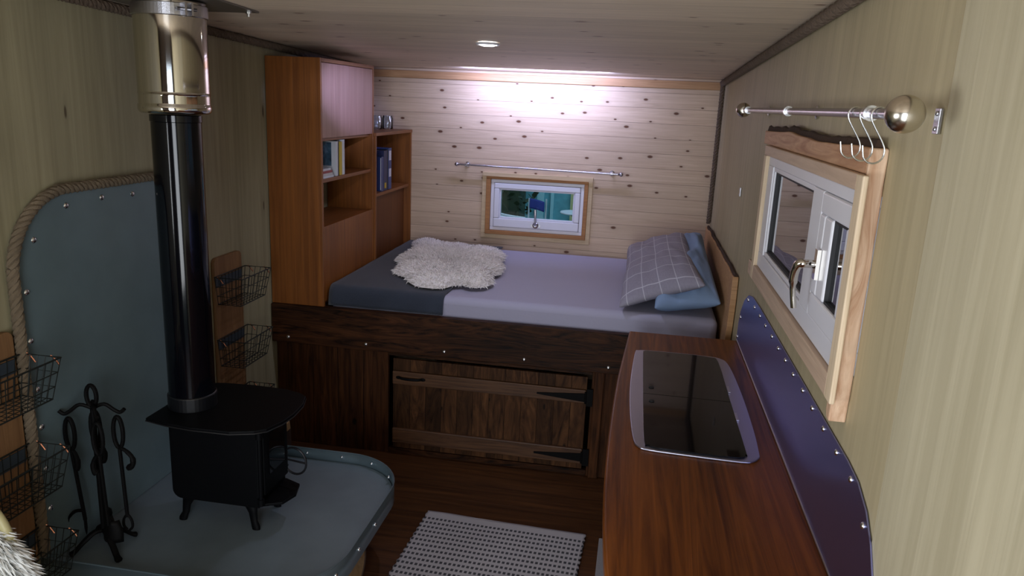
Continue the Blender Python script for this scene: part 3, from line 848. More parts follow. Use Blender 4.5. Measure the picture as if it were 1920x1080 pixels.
# hob with a glass lid
hb = thing('hob', 'steel-rimmed hob under black glass lid set in the worktop', 'hob', (2.0, -2.47, ZC))
HO = [(1.826, -2.049), (1.816, -2.27), (1.813, -2.50), (1.820, -2.723), (1.831, -2.865), (1.845, -2.905), (1.875, -2.922), (2.001, -2.93), (2.126, -2.933), (2.156, -2.923), (2.176, -2.895), (2.181, -2.86), (2.187, -2.698), (2.188, -2.456), (2.182, -2.216), (2.171, -2.081), (2.153, -2.040), (2.117, -2.022), (2.001, -2.013), (1.878, -2.016), (1.838, -2.025)]
GO = [(1.856, -2.077), (1.857, -2.50), (1.861, -2.868), (1.873, -2.899), (1.904, -2.913), (2.008, -2.918), (2.12, -2.917), (2.140, -2.892), (2.143, -2.867), (2.140, -2.474), (2.137, -2.095), (2.111, -2.045), (2.01, -2.032), (1.875, -2.034), (1.861, -2.047)]
bm = NB(); prism(bm, [(p.x, p.y) for p in cat(HO, 4, True)], .006, lambda u, v, w: V((u, v, ZC + .0006 + w)))
obj('rim', bm, M['hobrim'], hb, bevel=.0025, seg=3)
gl = [(p.x, p.y) for p in cat(GO, 3, True)]
def clip(poly, c, keep_lo):
    out = []
    for (a, b) in zip(poly, poly[1:] + poly[:1]):
        ia = (a[1] <= c) == keep_lo; ib = (b[1] <= c) == keep_lo
        if ia: out.append(a)
        if ia != ib:
            t = (c - a[1]) / (b[1] - a[1]); out.append((a[0] + (b[0] - a[0]) * t, c))
    return out
for lo, c in ((True, -2.5025), (False, -2.4995)):
    bm = NB(); prism(bm, clip(gl, c, lo), .004, lambda u, v, w: V((u, v, ZC + .0070 + w)))
    obj('glass_lid', bm, M['hobglass'], hb, bevel=.0012)
for y in (-2.38, -2.62):
    bm = NB(); box(bm, 2.141, 2.150, y - .03, y + .03, ZC + .0068, ZC + .011); obj('lid_hinge', bm, M['steel'], hb, bevel=.001)
for y in (-2.44, -2.565):
    obj('lid_catch', lathe(NB(), [(.009, 0), (.009, .002), (.004, .004)], (1.885, y, ZC + .0112), (0, 0, 1), 14), M['rubber'], hb, smooth=True)

# steel splashback
sp = thing('splashback', 'steel splashback sheet with domed screws, coloured for its blue reflection, behind the worktop', 'splashback', (W, -2.7, .88))
ST = [(-1.735, .8815), (-1.735, .95), (-1.76, 1.01), (-1.83, 1.075), (-1.92, 1.118), (-2.02, 1.136), (-2.2, 1.141), (-2.6, 1.142), (-3.1, 1.142), (-3.42, 1.142), (-3.50, 1.136), (-3.57, 1.113), (-3.62, 1.075), (-3.655, 1.03), (-3.68, .96), (-3.69, .8815)]
bm = NB(); prism(bm, ST, .003, lambda u, v, w: V((W - .003 - w, u, v)))
obj('sheet', bm, M['splash'], sp)
sc0 = NB(); lathe(sc0, [(.0072, 0), (.0072, .001), (.0058, .0032), (.003, .0045), (.0003, .005)], (0, 0, 0), (-1, 0, 0), 14)
SS = [(-1.93, 1.102), (-2.098, 1.116), (-2.231, 1.119), (-2.36, 1.12), (-2.492, 1.122), (-2.614, 1.121), (-2.735, 1.124), (-2.855, 1.123), (-2.984, 1.126), (-3.102, 1.125), (-3.222, 1.124), (-3.345, 1.124), (-3.463, 1.122), (-3.571, 1.084), (-3.645, 1.0), (-1.785, .992), (-1.752, .900)]
first = None
for y, z in SS:
    if first is None: first = obj('screw', sc0, M['screw'], sp, smooth=True); first.location = (W - .0061, y, z)
    else: copy_of(first, 'screw', (W - .0061, y, z), sp)
bm = NB(); tube(bm, [(W - .006, -1.75, ZC + .0035), (W - .006, -4.4, ZC + .0035)], .003, 8)
tag(obj('sealant_bead', bm, M['steel'], None, smooth=True), 'thin bright seal strip where worktop meets the splashback', 'strip')

# ------------------------------------------------------------------ floor rugs
bm = NB(); rx, ry = .71, 1.35
NXr, NYr = 60, 110; g = []
for j in range(NYr + 1):
    row = []
    for i in range(NXr + 1):
        x = rx * i / NXr; y = -ry * j / NYr
        ex = .0035 * math.sin(j * 1.9) if i in (0, NXr) else 0
        row.append(bm.verts.new((x + ex, y + .004 * noise.noise(V((x * 5, 0, 0))), .007 + .0012 * noise.noise(V((x * 6, y * 6, 0))))))
    g.append(row)
for j in range(NYr):
    for i in range(NXr): bm.faces.new((g[j][i], g[j + 1][i], g[j + 1][i + 1], g[j][i + 1]))
rug = obj('woven_rug', bm, M['rug'], None, smooth=True); rug.location = (.974, -1.93, 0); rug.rotation_euler = (0, 0, math.radians(-2.3))
md = rug.modifiers.new('t', 'SOLIDIFY'); md.thickness = .006; md.offset = -1
tag(rug, 'white woven cotton rug with rows of dark dots on the floor', 'rug')
hem = obj('hem', tube(NB(), [(.0, -.004, .0075), (.35, -.002, .0075), (rx, -.004, .0075)], .0055, 8), plain('rug_hem', (.46, .44, .46), .95, bump=1), None, smooth=True)
hem.parent = rug
bm = B(1.742, 1.80, -3.2, -1.965, .0006, .010)
tag(obj('cotton_mat', bm, M['mat_grey'], None, bevel=.003), 'narrow grey cotton mat on the floor along the kitchen cabinet', 'mat')

# ------------------------------------------------------------------ hearth
ZP = .29
he = thing('hearth', 'raised grey metal hearth tray with rounded corners under the stove', 'hearth', (.45, -2.57, 0))
def hearth_outline(x1, y0, y1, r):
    return [(.003, y0)] + arc(x1 - r, y0 + r, r, -90, 0, 12) + arc(x1 - r, y1 - r, r, 0, 90, 12) + [(.003, y1)]
O1 = hearth_outline(.940, -3.035, -2.10, .26)
bm = NB(); prism(bm, hearth_outline(.936, -3.031, -2.104, .256), .03, lambda u, v, w: V((u, v, ZP - .03 + w)))
obj('tray', bm, M['galv_floor'], he, bevel=.002)
bm = NB(); n = len(O1)
lo = [bm.verts.new((x, y, ZP - .035)) for x, y in O1]; hi = [bm.verts.new((x, y, ZP + .045)) for x, y in O1]
for i in range(n - 1): bm.faces.new((lo[i], lo[i + 1], hi[i + 1], hi[i]))
lip = obj('lip', bm, M['galv_lip'], he, smooth=True)
md = lip.modifiers.new('t', 'SOLIDIFY'); md.thickness = .003; md.offset = 0
bm = NB(); tube(bm, [(x, y, ZP + .045) for x, y in O1], .0032, 6)
obj('rolled_edge', bm, M['galv_lip'], he, smooth=True)
sc = NB(); ball(sc, (0, 0, 0), .0068, 1, 1, 1, 12, 8); first = None
for x, y in [(.33, -2.106), (.484, -2.106), (.64, -2.106), (.781, -2.132), (.887, -2.225), (.934, -2.379), (.944, -2.549), (.944, -2.711), (.925, -2.866), (.84, -2.975), (.68, -3.038), (.5, -3.038), (.3, -3.038)]:
    zz = ZP + .026 if y > -2.3 else ZP + .01
    if first is None: first = obj('screw', sc, M['screw'], he, smooth=True); first.location = (x, y, zz)
    else: copy_of(first, 'screw', (x, y, zz), he)
bm = NB(); box(bm, .003, .76, -3.02, -2.985, .0005, ZP - .0305); box(bm, .003, .76, -2.165, -2.12, .0005, ZP - .0305); box(bm, .003, .03, -2.984, -2.166, .0005, ZP - .0305)
obj('plinth', bm, M['base_l'], he)

# logs kept under the hearth
def log(loc, r, L, label, rot):
    t = thing('log', label, 'log', loc, 'logs under the hearth')
    WORLD[t.name] = V(loc)
    x, y, z = loc; n = 26
    prof = [r * (1 + .06 * noise.noise(V((math.cos(2 * PI * k / n) * 1.5, math.sin(2 * PI * k / n) * 1.5, x * 9 + y * 7)))) for k in range(n)]
    bm = NB(); a = []; b = []; a2 = []; b2 = []
    for k in range(n):
        c, s = math.cos(2 * PI * k / n + rot), math.sin(2 * PI * k / n + rot)
        a.append(bm.verts.new((x - L, y + prof[k] * c, z + prof[k] * s))); b.append(bm.verts.new((x, y + prof[k] * c, z + prof[k] * s)))
    for k in range(n): bm.faces.new((a[k], a[(k + 1) % n], b[(k + 1) % n], b[k]))
    bm.faces.new(a); 
    obj('bark', bm, plain('log_bark', (.11, .075, .045), .95, bump=1.5, bscale=60, var=.5), t, smooth=True)
    bm = NB(); c0 = []
    for k in range(n):
        c, s = math.cos(2 * PI * k / n + rot), math.sin(2 * PI * k / n + rot)
        c0.append((y + prof[k] * .93 * c, z + prof[k] * .93 * s))
    prism(bm, c0, .003, lambda u, v, w: V((x - .001 + w, u, v)))
    obj('cut_end', bm, M['logend'], t)
    bm = NB(); tube(bm, [(x + .0005, y + prof[k] * .965 * math.cos(2 * PI * k / n + rot), z + prof[k] * .965 * math.sin(2 * PI * k / n + rot)) for k in range(n)], .006, 6, closed=True)
    obj('bark_rim', bm, M['bark'], t, smooth=True)
log((.868, -2.56, .116), .112, .55, 'pale round log with bark ring at the open front of the hearth', .3)
log((.80, -2.80, .112), .107, .5, 'bark-covered log under the hearth on the near side', 1.2)
log((.80, -2.31, .112), .105, .5, 'bark-covered log under the hearth on the bed side', 2.2)
# a split log standing between hearth and bed
lt = thing('split_log', 'dark log topped by its pale split face, on the floor behind the stove', 'log', (.13, -1.62, 0))
bm = NB(); prism(bm, [(.095, -1.59), (.130, -1.575), (.160, -1.585), (.152, -1.66), (.108, -1.665)], .165, lambda u, v, w: V((u, v, .0006 + w)))
obj('bark', bm, M['bark'], lt, bevel=.004)
bm = NB(); prism(bm, [(.095, .166), (.160, .166), (.156, .205), (.118, .218)], .07, lambda u, v, w: V((u, -1.66 + w, v)))
obj('cut_end', bm, M['logend'], lt, bevel=.003)

# grey heat-shield panel on the left wall with rope round it
hs = thing('heat_shield', 'blue-grey metal heat shield with rounded top corners behind the stove', 'panel', (0, -2.57, .9))
r_ = .24; ya, yb, zt3 = -3.025, -2.09, 1.475
outl = [(ya, .292)] + [(y, z) for y, z in arc(ya + r_, zt3 - r_, r_, 180, 90, 14)] + [(y, z) for y, z in arc(yb - r_, zt3 - r_, r_, 90, 0, 14)] + [(yb, .292)]
bm = NB(); prism(bm, outl, .010, lambda u, v, w: V((.0005 + w, u, v)))
obj('sheet', bm, M['galv'], hs)
sc = NB(); lathe(sc, [(.010, 0), (.010, .0012), (.0075, .004), (.004, .0055), (.0004, .006)], (0, 0, 0), (1, 0, 0), 14); first = None
for y, z in [(-2.793, 1.432), (-2.937, 1.346), (-2.985, 1.195), (-2.99, 1.043), (-2.985, .885), (-2.628, 1.439), (-2.469, 1.434), (-2.307, 1.443), (-2.985, .76), (-2.985, .62), (-2.985, .48), (-2.125, 1.2), (-2.125, .95)]:
    if first is None: first = obj('screw', sc, M['screw'], hs, smooth=True); first.location = (.0107, y, z)
    else: copy_of(first, 'screw', (.0107, y, z), hs)
rp = [(.020, y - .012 if y < -2.6 else y + .012, z + (.012 if z > zt3 - r_ else 0)) for y, z in outl]
tag(obj('rope_edging', rope(NB(), cat([(rp[0][0], rp[0][1], .348)] + [(.020, ya - .012, .75)] + rp[1:-1] + [(.020, yb + .012, .75)] + [(rp[-1][0], rp[-1][1], .348)], 5), .017, .062, n=6), M['rope'], None, smooth=True), 'twisted manila rope running round the edge of the heat shield', 'rope')

# ------------------------------------------------------------------ stove
st = thing('wood_stove', 'small black wood-burning stove with winged cooking plate on the hearth', 'stove', (.4, -2.58, ZP))
sx0, sx1, sy0, sy1 = .236, .568, -2.682, -2.478; sb, stp = .385, .705
prof = [(sx0, stp), (sx0, sb + .035)] + [(p[0], p[1]) for p in arc(sx0 + .035, sb + .035, .035, 180, 270, 6)][1:] + [(sx1, sb), (sx1, stp)]
bm = NB(); prism(bm, prof, sy1 - sy0, lambda u, v, w: V((u, sy0 + w, v)))
obj('body', bm, M['black'], st, bevel=.004)
CP = [(.204, -2.755), (.29, -2.775), (.393, -2.786), (.526, -2.783), (.60, -2.757), (.631, -2.731), (.655, -2.66), (.662, -2.59), (.655, -2.50), (.634, -2.430), (.60, -2.405), (.526, -2.381), (.40, -2.377), (.29, -2.385), (.204, -2.408)]
bm = NB(); prism(bm, CP, .012, lambda u, v, w: V((u, v, .7055 + w)))
obj('cooking_plate', bm, M['black'], st, bevel=.003)
bm = NB(); tube(bm, [(x, y, .7065) for x, y in CP], .0022, 6, closed=True); obj('plate_edge', bm, plain('worn_edge', (.03, .03, .032), .35, .6), st, smooth=True)
def leg(x, y, sx, sy):
    bm = NB(); zz = [ZP + .0006, ZP + .012, ZP + .03, ZP + .06, ZP + .085, sb - .0005]
    off = [.010, .008, .0, -.004, -.012, -.025]; rr = [.015, .016, .0135, .016, .024, .034]
    rings = []
    for z, o_, r in zip(zz, off, rr):
        rings.append([bm.verts.new((x + sx * o_ + r * math.cos(2 * PI * k / 12), y + sy * o_ * .5 + r * .62 * math.sin(2 * PI * k / 12), z)) for k in range(12)])
    for a, b in zip(rings, rings[1:]):
        for k in range(12): bm.faces.new((a[k], a[(k + 1) % 12], b[(k + 1) % 12], b[k]))
    bm.faces.new(rings[0]); bm.faces.new(rings[-1])
    obj('leg', bm, M['black'], st, smooth=True)
for x, sx in ((.268, -1), (.532, 1)):
    for y, sy in ((-2.657, -1), (-2.503, 1)): leg(x, y, sx, sy)
bm = NB(); box(bm, sx1 + .0005, sx1 + .018, sy0 + .012, sy1 - .012, .43, .685); dr = obj('door', bm, M['black'], st, bevel=.005)
obj('door_glass', B(sx1 + .0185, sx1 + .021, sy0 + .045, sy1 - .045, .50, .65), M['hobglass'], dr)
bm = NB(); tube(bm, [(sx1 + .010, sy0 - .004, .40), (sx1 + .010, sy0 - .004, .68)], .008, 10)
for z in (.415, .665): lathe(bm, [(.012, -.012), (.012, .012)], (sx1 + .010, sy0 - .004, z), (0, 0, 1), 14)
obj('door_hinge', bm, M['black'], dr, smooth=True)
bm = NB(); hc_ = V((sx1 + .048, -2.50, .487))
tube(bm, [(hc_.x + .050 * math.cos(math.radians(a)), hc_.y - .01 * math.cos(math.radians(a)), hc_.z + .052 * math.sin(math.radians(a))) for a in range(-150, 151, 12)], .0042, 8)
tube(bm, [(sx1 + .018, -2.494, .487), (hc_.x + .05, hc_.y - .01, hc_.z)], .0036, 8)
tube(bm, [(sx1 + .018, -2.49, .462), (hc_.x - .043, hc_.y + .0087, hc_.z - .026)], .0042, 8)
tube(bm, [(sx1 + .018, -2.49, .512), (hc_.x - .043, hc_.y + .0087, hc_.z + .026)], .0042, 8)
obj('door_handle', bm, plain('spring_steel', (.05, .05, .055), .35, .8), dr, smooth=True)
bm = NB(); prism(bm, [(sx1 + .0005, sy0 + .0), (sx1 + .07, sy0 + .035), (sx1 + .09, sy0 + .10), (sx1 + .07, sy1 - .03), (sx1 + .0005, sy1 - .0)], .010, lambda u, v, w: V((u, v, .392 + w)))
tube(bm, [(sx1 + .06, sy1 - .06, .392), (sx1 + .066, sy1 - .06, .378), (sx1 + .060, sy1 - .06, .368)], .005, 8)
obj('ash_lip', bm, M['black'], st, bevel=.002)
FX, FYc = .288, -2.606
bm = NB(); lathe(bm, [(.078, 0), (.0825, 0), (.0825, .045), (.081, .048), (.0785, .05), (.0785, .0), ], (FX, FYc, .718), n=40, cap=False)
obj('flue_collar', bm, plain('collar_black', (.003, .0035, .005), .4, .0), st, smooth=False)

fl = thing('flue_pipe', 'tall glossy black flue pipe rising from the stove', 'flue', (FX, FYc, .72))
bm = NB(); lathe(bm, [(.0775, .7185), (.0775, .73), (.0775, 1.695), (.0775, 1.70), (.080, 1.702), (.080, 1.722), (.077, 1.7235)], (FX, FYc, 0), n=48)
obj('pipe', bm, M['flue'], fl, smooth=True, bevel=0)
zc_ = hc(FYc)
cf = thing('chimney_section', 'polished steel twin-wall chimney section above the black flue', 'chimney', (FX, FYc, 1.725))
bm = NB(); R = .1085
lathe(bm, [(.072, 1.727), (R - .006, 1.727), (R, 1.732), (R + .003, 1.738), (R + .003, 1.752), (R, 1.757), (R, 1.760), (R, 1.782), (R, 1.786), (R + .002, 1.789), (R, 1.792), (R, 1.795), (R, 1.85), (R, zc_ - .02), (R, zc_ - .012)], (FX, FYc, 0), n=64)
obj('pipe', bm, M['chrome'], cf, smooth=True)
bm = NB(); lathe(bm, [(R + .001, 0), (R + .005, .002), (R + .005, .036), (R + .001, .038)], (FX, FYc, 2.022), n=64, cap=False)
a = math.radians(-35); d = V((math.cos(a), math.sin(a), 0)); c = V((FX, FYc, 2.041)) + d * (R + .02); t_ = V((-d.y, d.x, 0))
for k in (-1, 1):
    pp = c + t_ * (k * .010); w1, w2 = d * .018, t_ * .003
    vs = [bm.verts.new(pp + w1 * i + w2 * j + V((0, 0, h))) for i in (-1, 1) for j in (-1, 1) for h in (-.019, .019)]
    for f in ((0, 1, 3, 2), (4, 6, 7, 5), (0, 4, 5, 1), (2, 3, 7, 6), (0, 2, 6, 4), (1, 5, 7, 3)): bm.faces.new([vs[i] for i in f])
tube(bm, [c + t_ * -.03, c + t_ * .03], .005, 10)
obj('clamp_band', bm, M['steel'], cf, smooth=False)
bm = NB(); px0, px1, py0, py1 = .06, .47, -2.84, -2.375
a_ = [bm.verts.new((x, y, hc(y) - .0062)) for x, y in ((px0, py0), (px1, py0), (px1, py1), (px0, py1))]
b_ = [bm.verts.new((x, y, hc(y) - .0012)) for x, y in ((px0, py0), (px1, py0), (px1, py1), (px0, py1))]
bm.faces.new(a_[::-1]); bm.faces.new(b_)
for i in range(4): bm.faces.new((a_[i], a_[(i + 1) % 4], b_[(i + 1) % 4], b_[i]))
obj('ceiling_plate', bm, M['ceilplate'], cf)
for x, y in ((.445, -2.40), (.445, -2.81), (.085, -2.40), (.085, -2.81)):
    obj('bolt', lathe(NB(), [(.010, 0), (.010, .006), (.005, .007), (.005, .016)], (x, y, hc(y) - .0065), (0, 0, -1), 6), M['screw'], cf)

# ------------------------------------------------------------------ companion set
CX, CY = .105, -2.875
cs = thing('companion_stand', 'black wrought iron fire-tool stand with loop top on the hearth', 'fire tool stand', (CX, CY, ZP))
bm = NB(); tube(bm, [(CX, CY, .345), (CX, CY, .80)], .008, 10); obj('stem', bm, M['iron'], cs, smooth=True)
bm = NB(); tube(bm, [(CX + .018 * math.cos(t), CY, .833 + .036 * math.sin(t)) for t in [2 * PI * k / 20 for k in range(20)]], .0068, 8, closed=True)
obj('loop', bm, M['iron'], cs, smooth=True)
for fx_, fy_ in ((.045, -2.955), (.205, -2.945), (.165, -2.805), (.03, -2.82)):
    p = V((fx_, fy_, 0)) - V((CX, CY, 0))
    bm = NB(); pts = [(CX, CY, .352), (CX + p.x * .3, CY + p.y * .3, .352), (CX + p.x * .65, CY + p.y * .65, .328), (CX + p.x * .92, CY + p.y * .92, .305), (CX + p.x * 1.08, CY + p.y * 1.08, .2985)]
    tube(bm, cat(pts, 4), [.011] * 8 + [.010] * 5 + [.011, .012, .012, .010], 8, flat=.7); obj('foot', bm, M['iron'], cs, smooth=True)
hk = {}
for k, (ax_, ay_) in enumerate(((-.066, -.030), (-.028, .040), (.042, -.04), (.070, .020))):
    bm = NB(); tip = V((CX + ax_, CY + ay_, .772))
    tube(bm, cat([(CX, CY, .79), (CX + ax_ * .5, CY + ay_ * .5, .805), (CX + ax_ * .9, CY + ay_ * .9, .785), tip + V((ax_ * .15, ay_ * .15, .004)), tip + V((ax_ * .35, ay_ * .35, .016))], 4), .0062, 8)
    obj('hook_arm', bm, M['iron'], cs, smooth=True); hk[k] = tip
def tool(k, name, label, end, lean=(0, 0)):
    tip = hk[k]; t = thing(name, label, 'fire tool', tip, 'fire tools on the stand')
    top = tip + V((0, 0, -.0115)); b = V((top.x + lean[0], top.y + lean[1], .40))
    # twisted ram's-horn loop handle
    bm = NB(); lp = []
    for i in range(21):
        s = i / 20; lp.append((top.x + .017 * math.sin(2 * PI * s) , top.y, top.z - .055 + .055 * math.cos(2 * PI * s)))
    tube(bm, lp, .0068, 8); 
    cw = (.7, 1, -1, 1.8)[k]
    tube(bm, cat([(top.x, top.y, top.z - .11), (top.x + .012 * cw, top.y, top.z - .118), (top.x + .024 * cw, top.y, top.z - .14), (top.x + .024 * cw, top.y, top.z - .165), (top.x + .014 * cw, top.y, top.z - .18)], 4), [.006] * 5 + [.007] * 4 + [.009] * 4 + [.010, .011, .011, .009], 8)
    obj('handle', bm, M['iron'], t, smooth=True)
    s0 = V((top.x, top.y, top.z - .112))
    obj('shaft', tube(NB(), [s0, b], .0062, 8), M['iron'], t, smooth=True)
    end(t, b, (b - s0).normalized())
def e_poker(t, b, d):
    bm = NB(); tube(bm, cat([b, b + V((0, 0, -.03)), b + V((.0, 0, -.055))], 4), [.005] * 5 + [.004, .003, .002, .001], 8)
    tube(bm, cat([b + V((0, 0, .035)), b + V((-.03, -.005, .03)), b + V((-.05, -.01, .008)), b + V((-.055, -.01, -.012))], 4), [.006] * 6 + [.005, .005, .004, .003, .002, .002, .001], 8)
    obj('point', bm, M['iron'], t, smooth=True)
def e_brush(t, b, d):
    bm = NB(); lathe(bm, [(.006, .01), (.016, 0), (.018, -.015), (.016, -.02)], b, (0, 0, 1), 16); obj('ferrule', bm, M['iron'], t, smooth=True)
    bm = NB(); pts = []
    for _ in range(300):
        a = random.uniform(0, 2 * PI); r = .015 * math.sqrt(random.random())
        pts.append((b + V((r * math.cos(a), r * math.sin(a), -.018)), V((r * math.cos(a) * 14, r * math.sin(a) * 14, -1)).normalized()))
    blades(bm, pts, .05, .003, .12); obj('bristles', bm, M['rubber'], t)
def e_shovel(t, b, d):
    bm = NB(); g = []
    for j in range(6):
        v = j / 5; row = []
        for i in range(9):
            u = i / 8 - .5; row.append(bm.verts.new((b.x + u * (.045 + .03 * min(1, v * 2)), b.y + .004 + .02 * (u * 2) ** 2 - .006 * v, b.z + .008 - .075 * v)))
        g.append(row)
    for j in range(5):
        for i in range(8): bm.faces.new((g[j][i], g[j][i + 1], g[j + 1][i + 1], g[j + 1][i]))
    o = obj('pan', bm, M['iron'], t, smooth=True); m = o.modifiers.new('t', 'SOLIDIFY'); m.thickness = .0025
def e_tongs(t, b, d):
    bm = NB()
    for s in (-1, 1):
        tube(bm, cat([b + V((0, 0, .01)), b + V((s * .014, 0, -.01)), b + V((s * .016, 0, -.035)), b + V((s * .004, 0, -.05))], 4), .0045, 8)
    obj('jaws', bm, M['iron'], t, smooth=True)
tool(0, 'poker', 'black iron poker with side hook hanging leftmost on the stand', e_poker, (.025, -.0))
tool(1, 'hearth_brush', 'black hearth brush hanging second from the left on the stand', e_brush, (.012, .0))
tool(2, 'ash_shovel', 'black iron ash shovel hanging just right of the stand stem', e_shovel, (.01, -.0))
tool(3, 'fire_tongs', 'black iron tongs hanging rightmost on the stand', e_tongs, (.008, .0))

# ------------------------------------------------------------------ wire basket racks
def rack(ya, yb, label, lab_rows):
    t = thing('basket_rack', label, 'wall rack', (0, (ya + yb) / 2, .3), 'wire basket wall racks')
    bm = NB(); poly = [(ya, .34), (yb, .34)] + arc(yb - .025, 1.10 - .025, .025, 0, 90, 5) + arc(ya + .025, 1.10 - .025, .025, 90, 180, 5)
    prism(bm, poly, .018, lambda u, v, w: V((.0001 + w, u, v)))
    obj('back_board', bm, M['board'], t, bevel=.002)
    a, b = ya - .012, yb + .022
    for zr_ in (1.022, .738, .452):
        bm = NB(); xb, xf = .0225, .150; zb_ = zr_ - .125; ins = .022
        def ring(z, k): # k: 0 at the rim .. 1 at the bottom
            i = ins * k
            return [(xb, a + i, z), (xf - i, a + i, z), (xf - i, b - i, z), (xb, b - i, z)]
        for k, r in ((0, .0028), (.35, .0017), (.7, .0017), (1, .0024)):
            z = zr_ + (zb_ - zr_) * k; q = ring(z, k)
            tube(bm, q, r, 6, closed=True)
        nv = 9
        for i in range(nv + 1):
            y = a + (b - a) * i / nv; y2 = a + ins + (b - a - 2 * ins) * i / nv
            tube(bm, [(xf, y, zr_), (xf - ins, y2, zb_), (xb, y2, zb_), (xb, y, zr_)], .0015, 5)
        for i in range(1, 5):
            x = xb + (xf - xb) * i / 5; x2 = xb + (xf - ins - xb) * i / 5
            tube(bm, [(x, a, zr_), (x2, a + ins, zb_), (x2, b - ins, zb_), (x, b, zr_)], .0015, 5)
        bk = obj('wire_basket', bm, M['wire'], t)
        obj('slate_strip', B(.0195, .0222, a + .01, b - .03, zr_ - .05, zr_ - .008), M['slate'], bk)
        for x, y in ((.045, b), (.125, b), (.045, a)):
            bm = NB(); tube(bm, cat([(x - .01, y + .001, zr_ + .003), (x, y + .005, zr_ - .008), (x + .014, y + .005, zr_ - .026)], 4), .0026, 6)
            obj('copper_clip', bm, M['copper'], bk, smooth=True)
rack(-3.288, -3.060, 'board with three wire baskets left of the heat shield', None)
rack(-1.975, -1.748, 'board with three wire baskets between flue and bookcase', None)

# ------------------------------------------------------------------ cane chair with a shaggy throw (its back just enters the frame)
ch = thing('cane_chair', 'bent cane chair with pale hooped back at the left edge', 'chair', (.2, -3.62, 0))
CHY = -3.45
bm = NB(); hoop = [(.022, CHY - .10, .43), (.022, CHY - .02, .62)] + [(.157 + .135 * math.cos(math.radians(a)), CHY + .02, .655 + .145 * math.sin(math.radians(a))) for a in range(180, -1, -15)] + [(.292, CHY - .02, .62), (.292, CHY - .10, .43)]
tube(bm, cat(hoop, 3), .0125, 10); obj('back_hoop', bm, M['cane'], ch, smooth=True)
bm = NB(); lathe(bm, [(.175, 0), (.185, .008), (.185, .022), (.175, .03)], (.19, -3.67, .405), n=40); obj('seat', bm, M['cane'], ch, smooth=True)
for x, y in ((.065, -3.56), (.315, -3.56), (.065, -3.80), (.315, -3.80)):
    bm = NB(); tube(bm, [(x + (x - .19) * .2, y, .0006), (x, y, .406)], .013, 10); obj('leg', bm, M['cane'], ch, smooth=True)
bm = NB(); pts = []
tc_ = V((.16, CHY + .0, .56)); tr = V((.165, .045, .165))
for _ in range(5200):
    d = V((random.gauss(0, 1), random.gauss(0, 1), random.gauss(0, 1))).normalized()
    pts.append((tc_ + V((d.x * tr.x, d.y * tr.y, d.z * tr.z)), (V((d.x * .8 + .5, d.y * .6 - .1, d.z * .3 + .15))).normalized()))
ball(bm, tc_, .97, tr.x, tr.y, tr.z, 24, 14)
blades(bm, pts, .06, .008, .30)
tag(obj('sheepskin_throw', bm, M['fleece2'], None), 'shaggy off-white fleece throw hung over the cane chair back', 'throw')

# ------------------------------------------------------------------ outside
struct('ground', B(-6, 9, -12, 9, -.66, -.60), plain('grass_ground', (.03, .05, .02), .95, var=.5))
def hedge(name, label, x0, x1, y0, y1, z0, z1, nleaf, seed):
    random.seed(seed); bm = NB(); box(bm, x0 + .15, x1 - .15, y0 + .15, y1 - .1, z0, z1 - .15)
    for _ in range(nleaf):
        p = V((random.uniform(x0, x1), random.uniform(y0, y0 + .35), random.uniform(z0, z1)))
        a = V((random.uniform(-1, 1), random.uniform(-1, .2), random.uniform(-1, 1))).normalized(); b = a.cross(V((random.random(), random.random(), random.random() + .1))).normalized()
        l, w = random.uniform(.05, .10), random.uniform(.02, .04)
        vs = [bm.verts.new(q) for q in (p, p + a * l * .5 + b * w, p + a * l, p + a * l * .5 - b * w)]
        bm.faces.new(vs)
    tag(obj(name, bm, plain('hedge_leaf', (.018, .035, .012), .6, var=.7), None), label, 'hedge')
hedge('hedge', 'dark green hedge outside, seen through the window over the bed', -2.5, .70, 2.9, 3.6, -.6, 1.9, 3500, 3)
hedge('hedge', 'dark hedge added beyond the side window as backdrop for its reflection', 2.9, 6.5, 1.2, 1.9, -.6, 2.4, 5200, 4)  # added as dark backing so reflections dominate in the side pane
shed = thing('shed', 'pale turquoise boarded shed outside the window over the bed', 'shed', (1.6, 4.0, -.6))
teal = plain('turquoise_paint', (.16, .46, .52), .6, var=.5); cyan = plain('light_turquoise', (.40, .75, .80), .6); dkt = plain('dark_teal', (.03, .10, .10), .6, var=.5)
obj('wall', B(.45, 3.2, 4.0, 4.2, -.6, 2.2), teal, shed)
for a, b in ((.62, .70), (.78, .815)): obj('post', B(a, b, 3.95, 3.999, -.6, 2.2), cyan, shed)
obj('dark_panel', B(1.08, 1.6, 3.97, 3.999, -.6, 2.1), dkt, shed)
obj('yellow_post', B(1.015, 1.045, 3.94, 3.99, -.6, 2.2), plain('pale_yellow', (.55, .55, .25), .6), shed)
chr_ = thing('garden_chair', 'blue garden chair with pale frame outside the window', 'chair', (.80, 2.6, -.6))
gx, gy = .80, 2.6
bm = NB(); g = []
for j in range(7):
    row = []
    for i in range(7):
        u, v = i / 6 - .5, j / 6; row.append(bm.verts.new((gx + u * .15, gy + .03 * math.cos(u * 3), .77 + .10 * v - .03 * u)))
    g.append(row)
for j in range(6):
    for i in range(6): bm.faces.new((g[j][i], g[j][i + 1], g[j + 1][i + 1], g[j + 1][i]))
o = obj('backrest', bm, plain('royal_blue_cloth', (.015, .03, .20), .7), chr_, smooth=True); m = o.modifiers.new('t', 'SOLIDIFY'); m.thickness = .01
pale = plain('pale_metal', (.45, .5, .5), .4, .3)
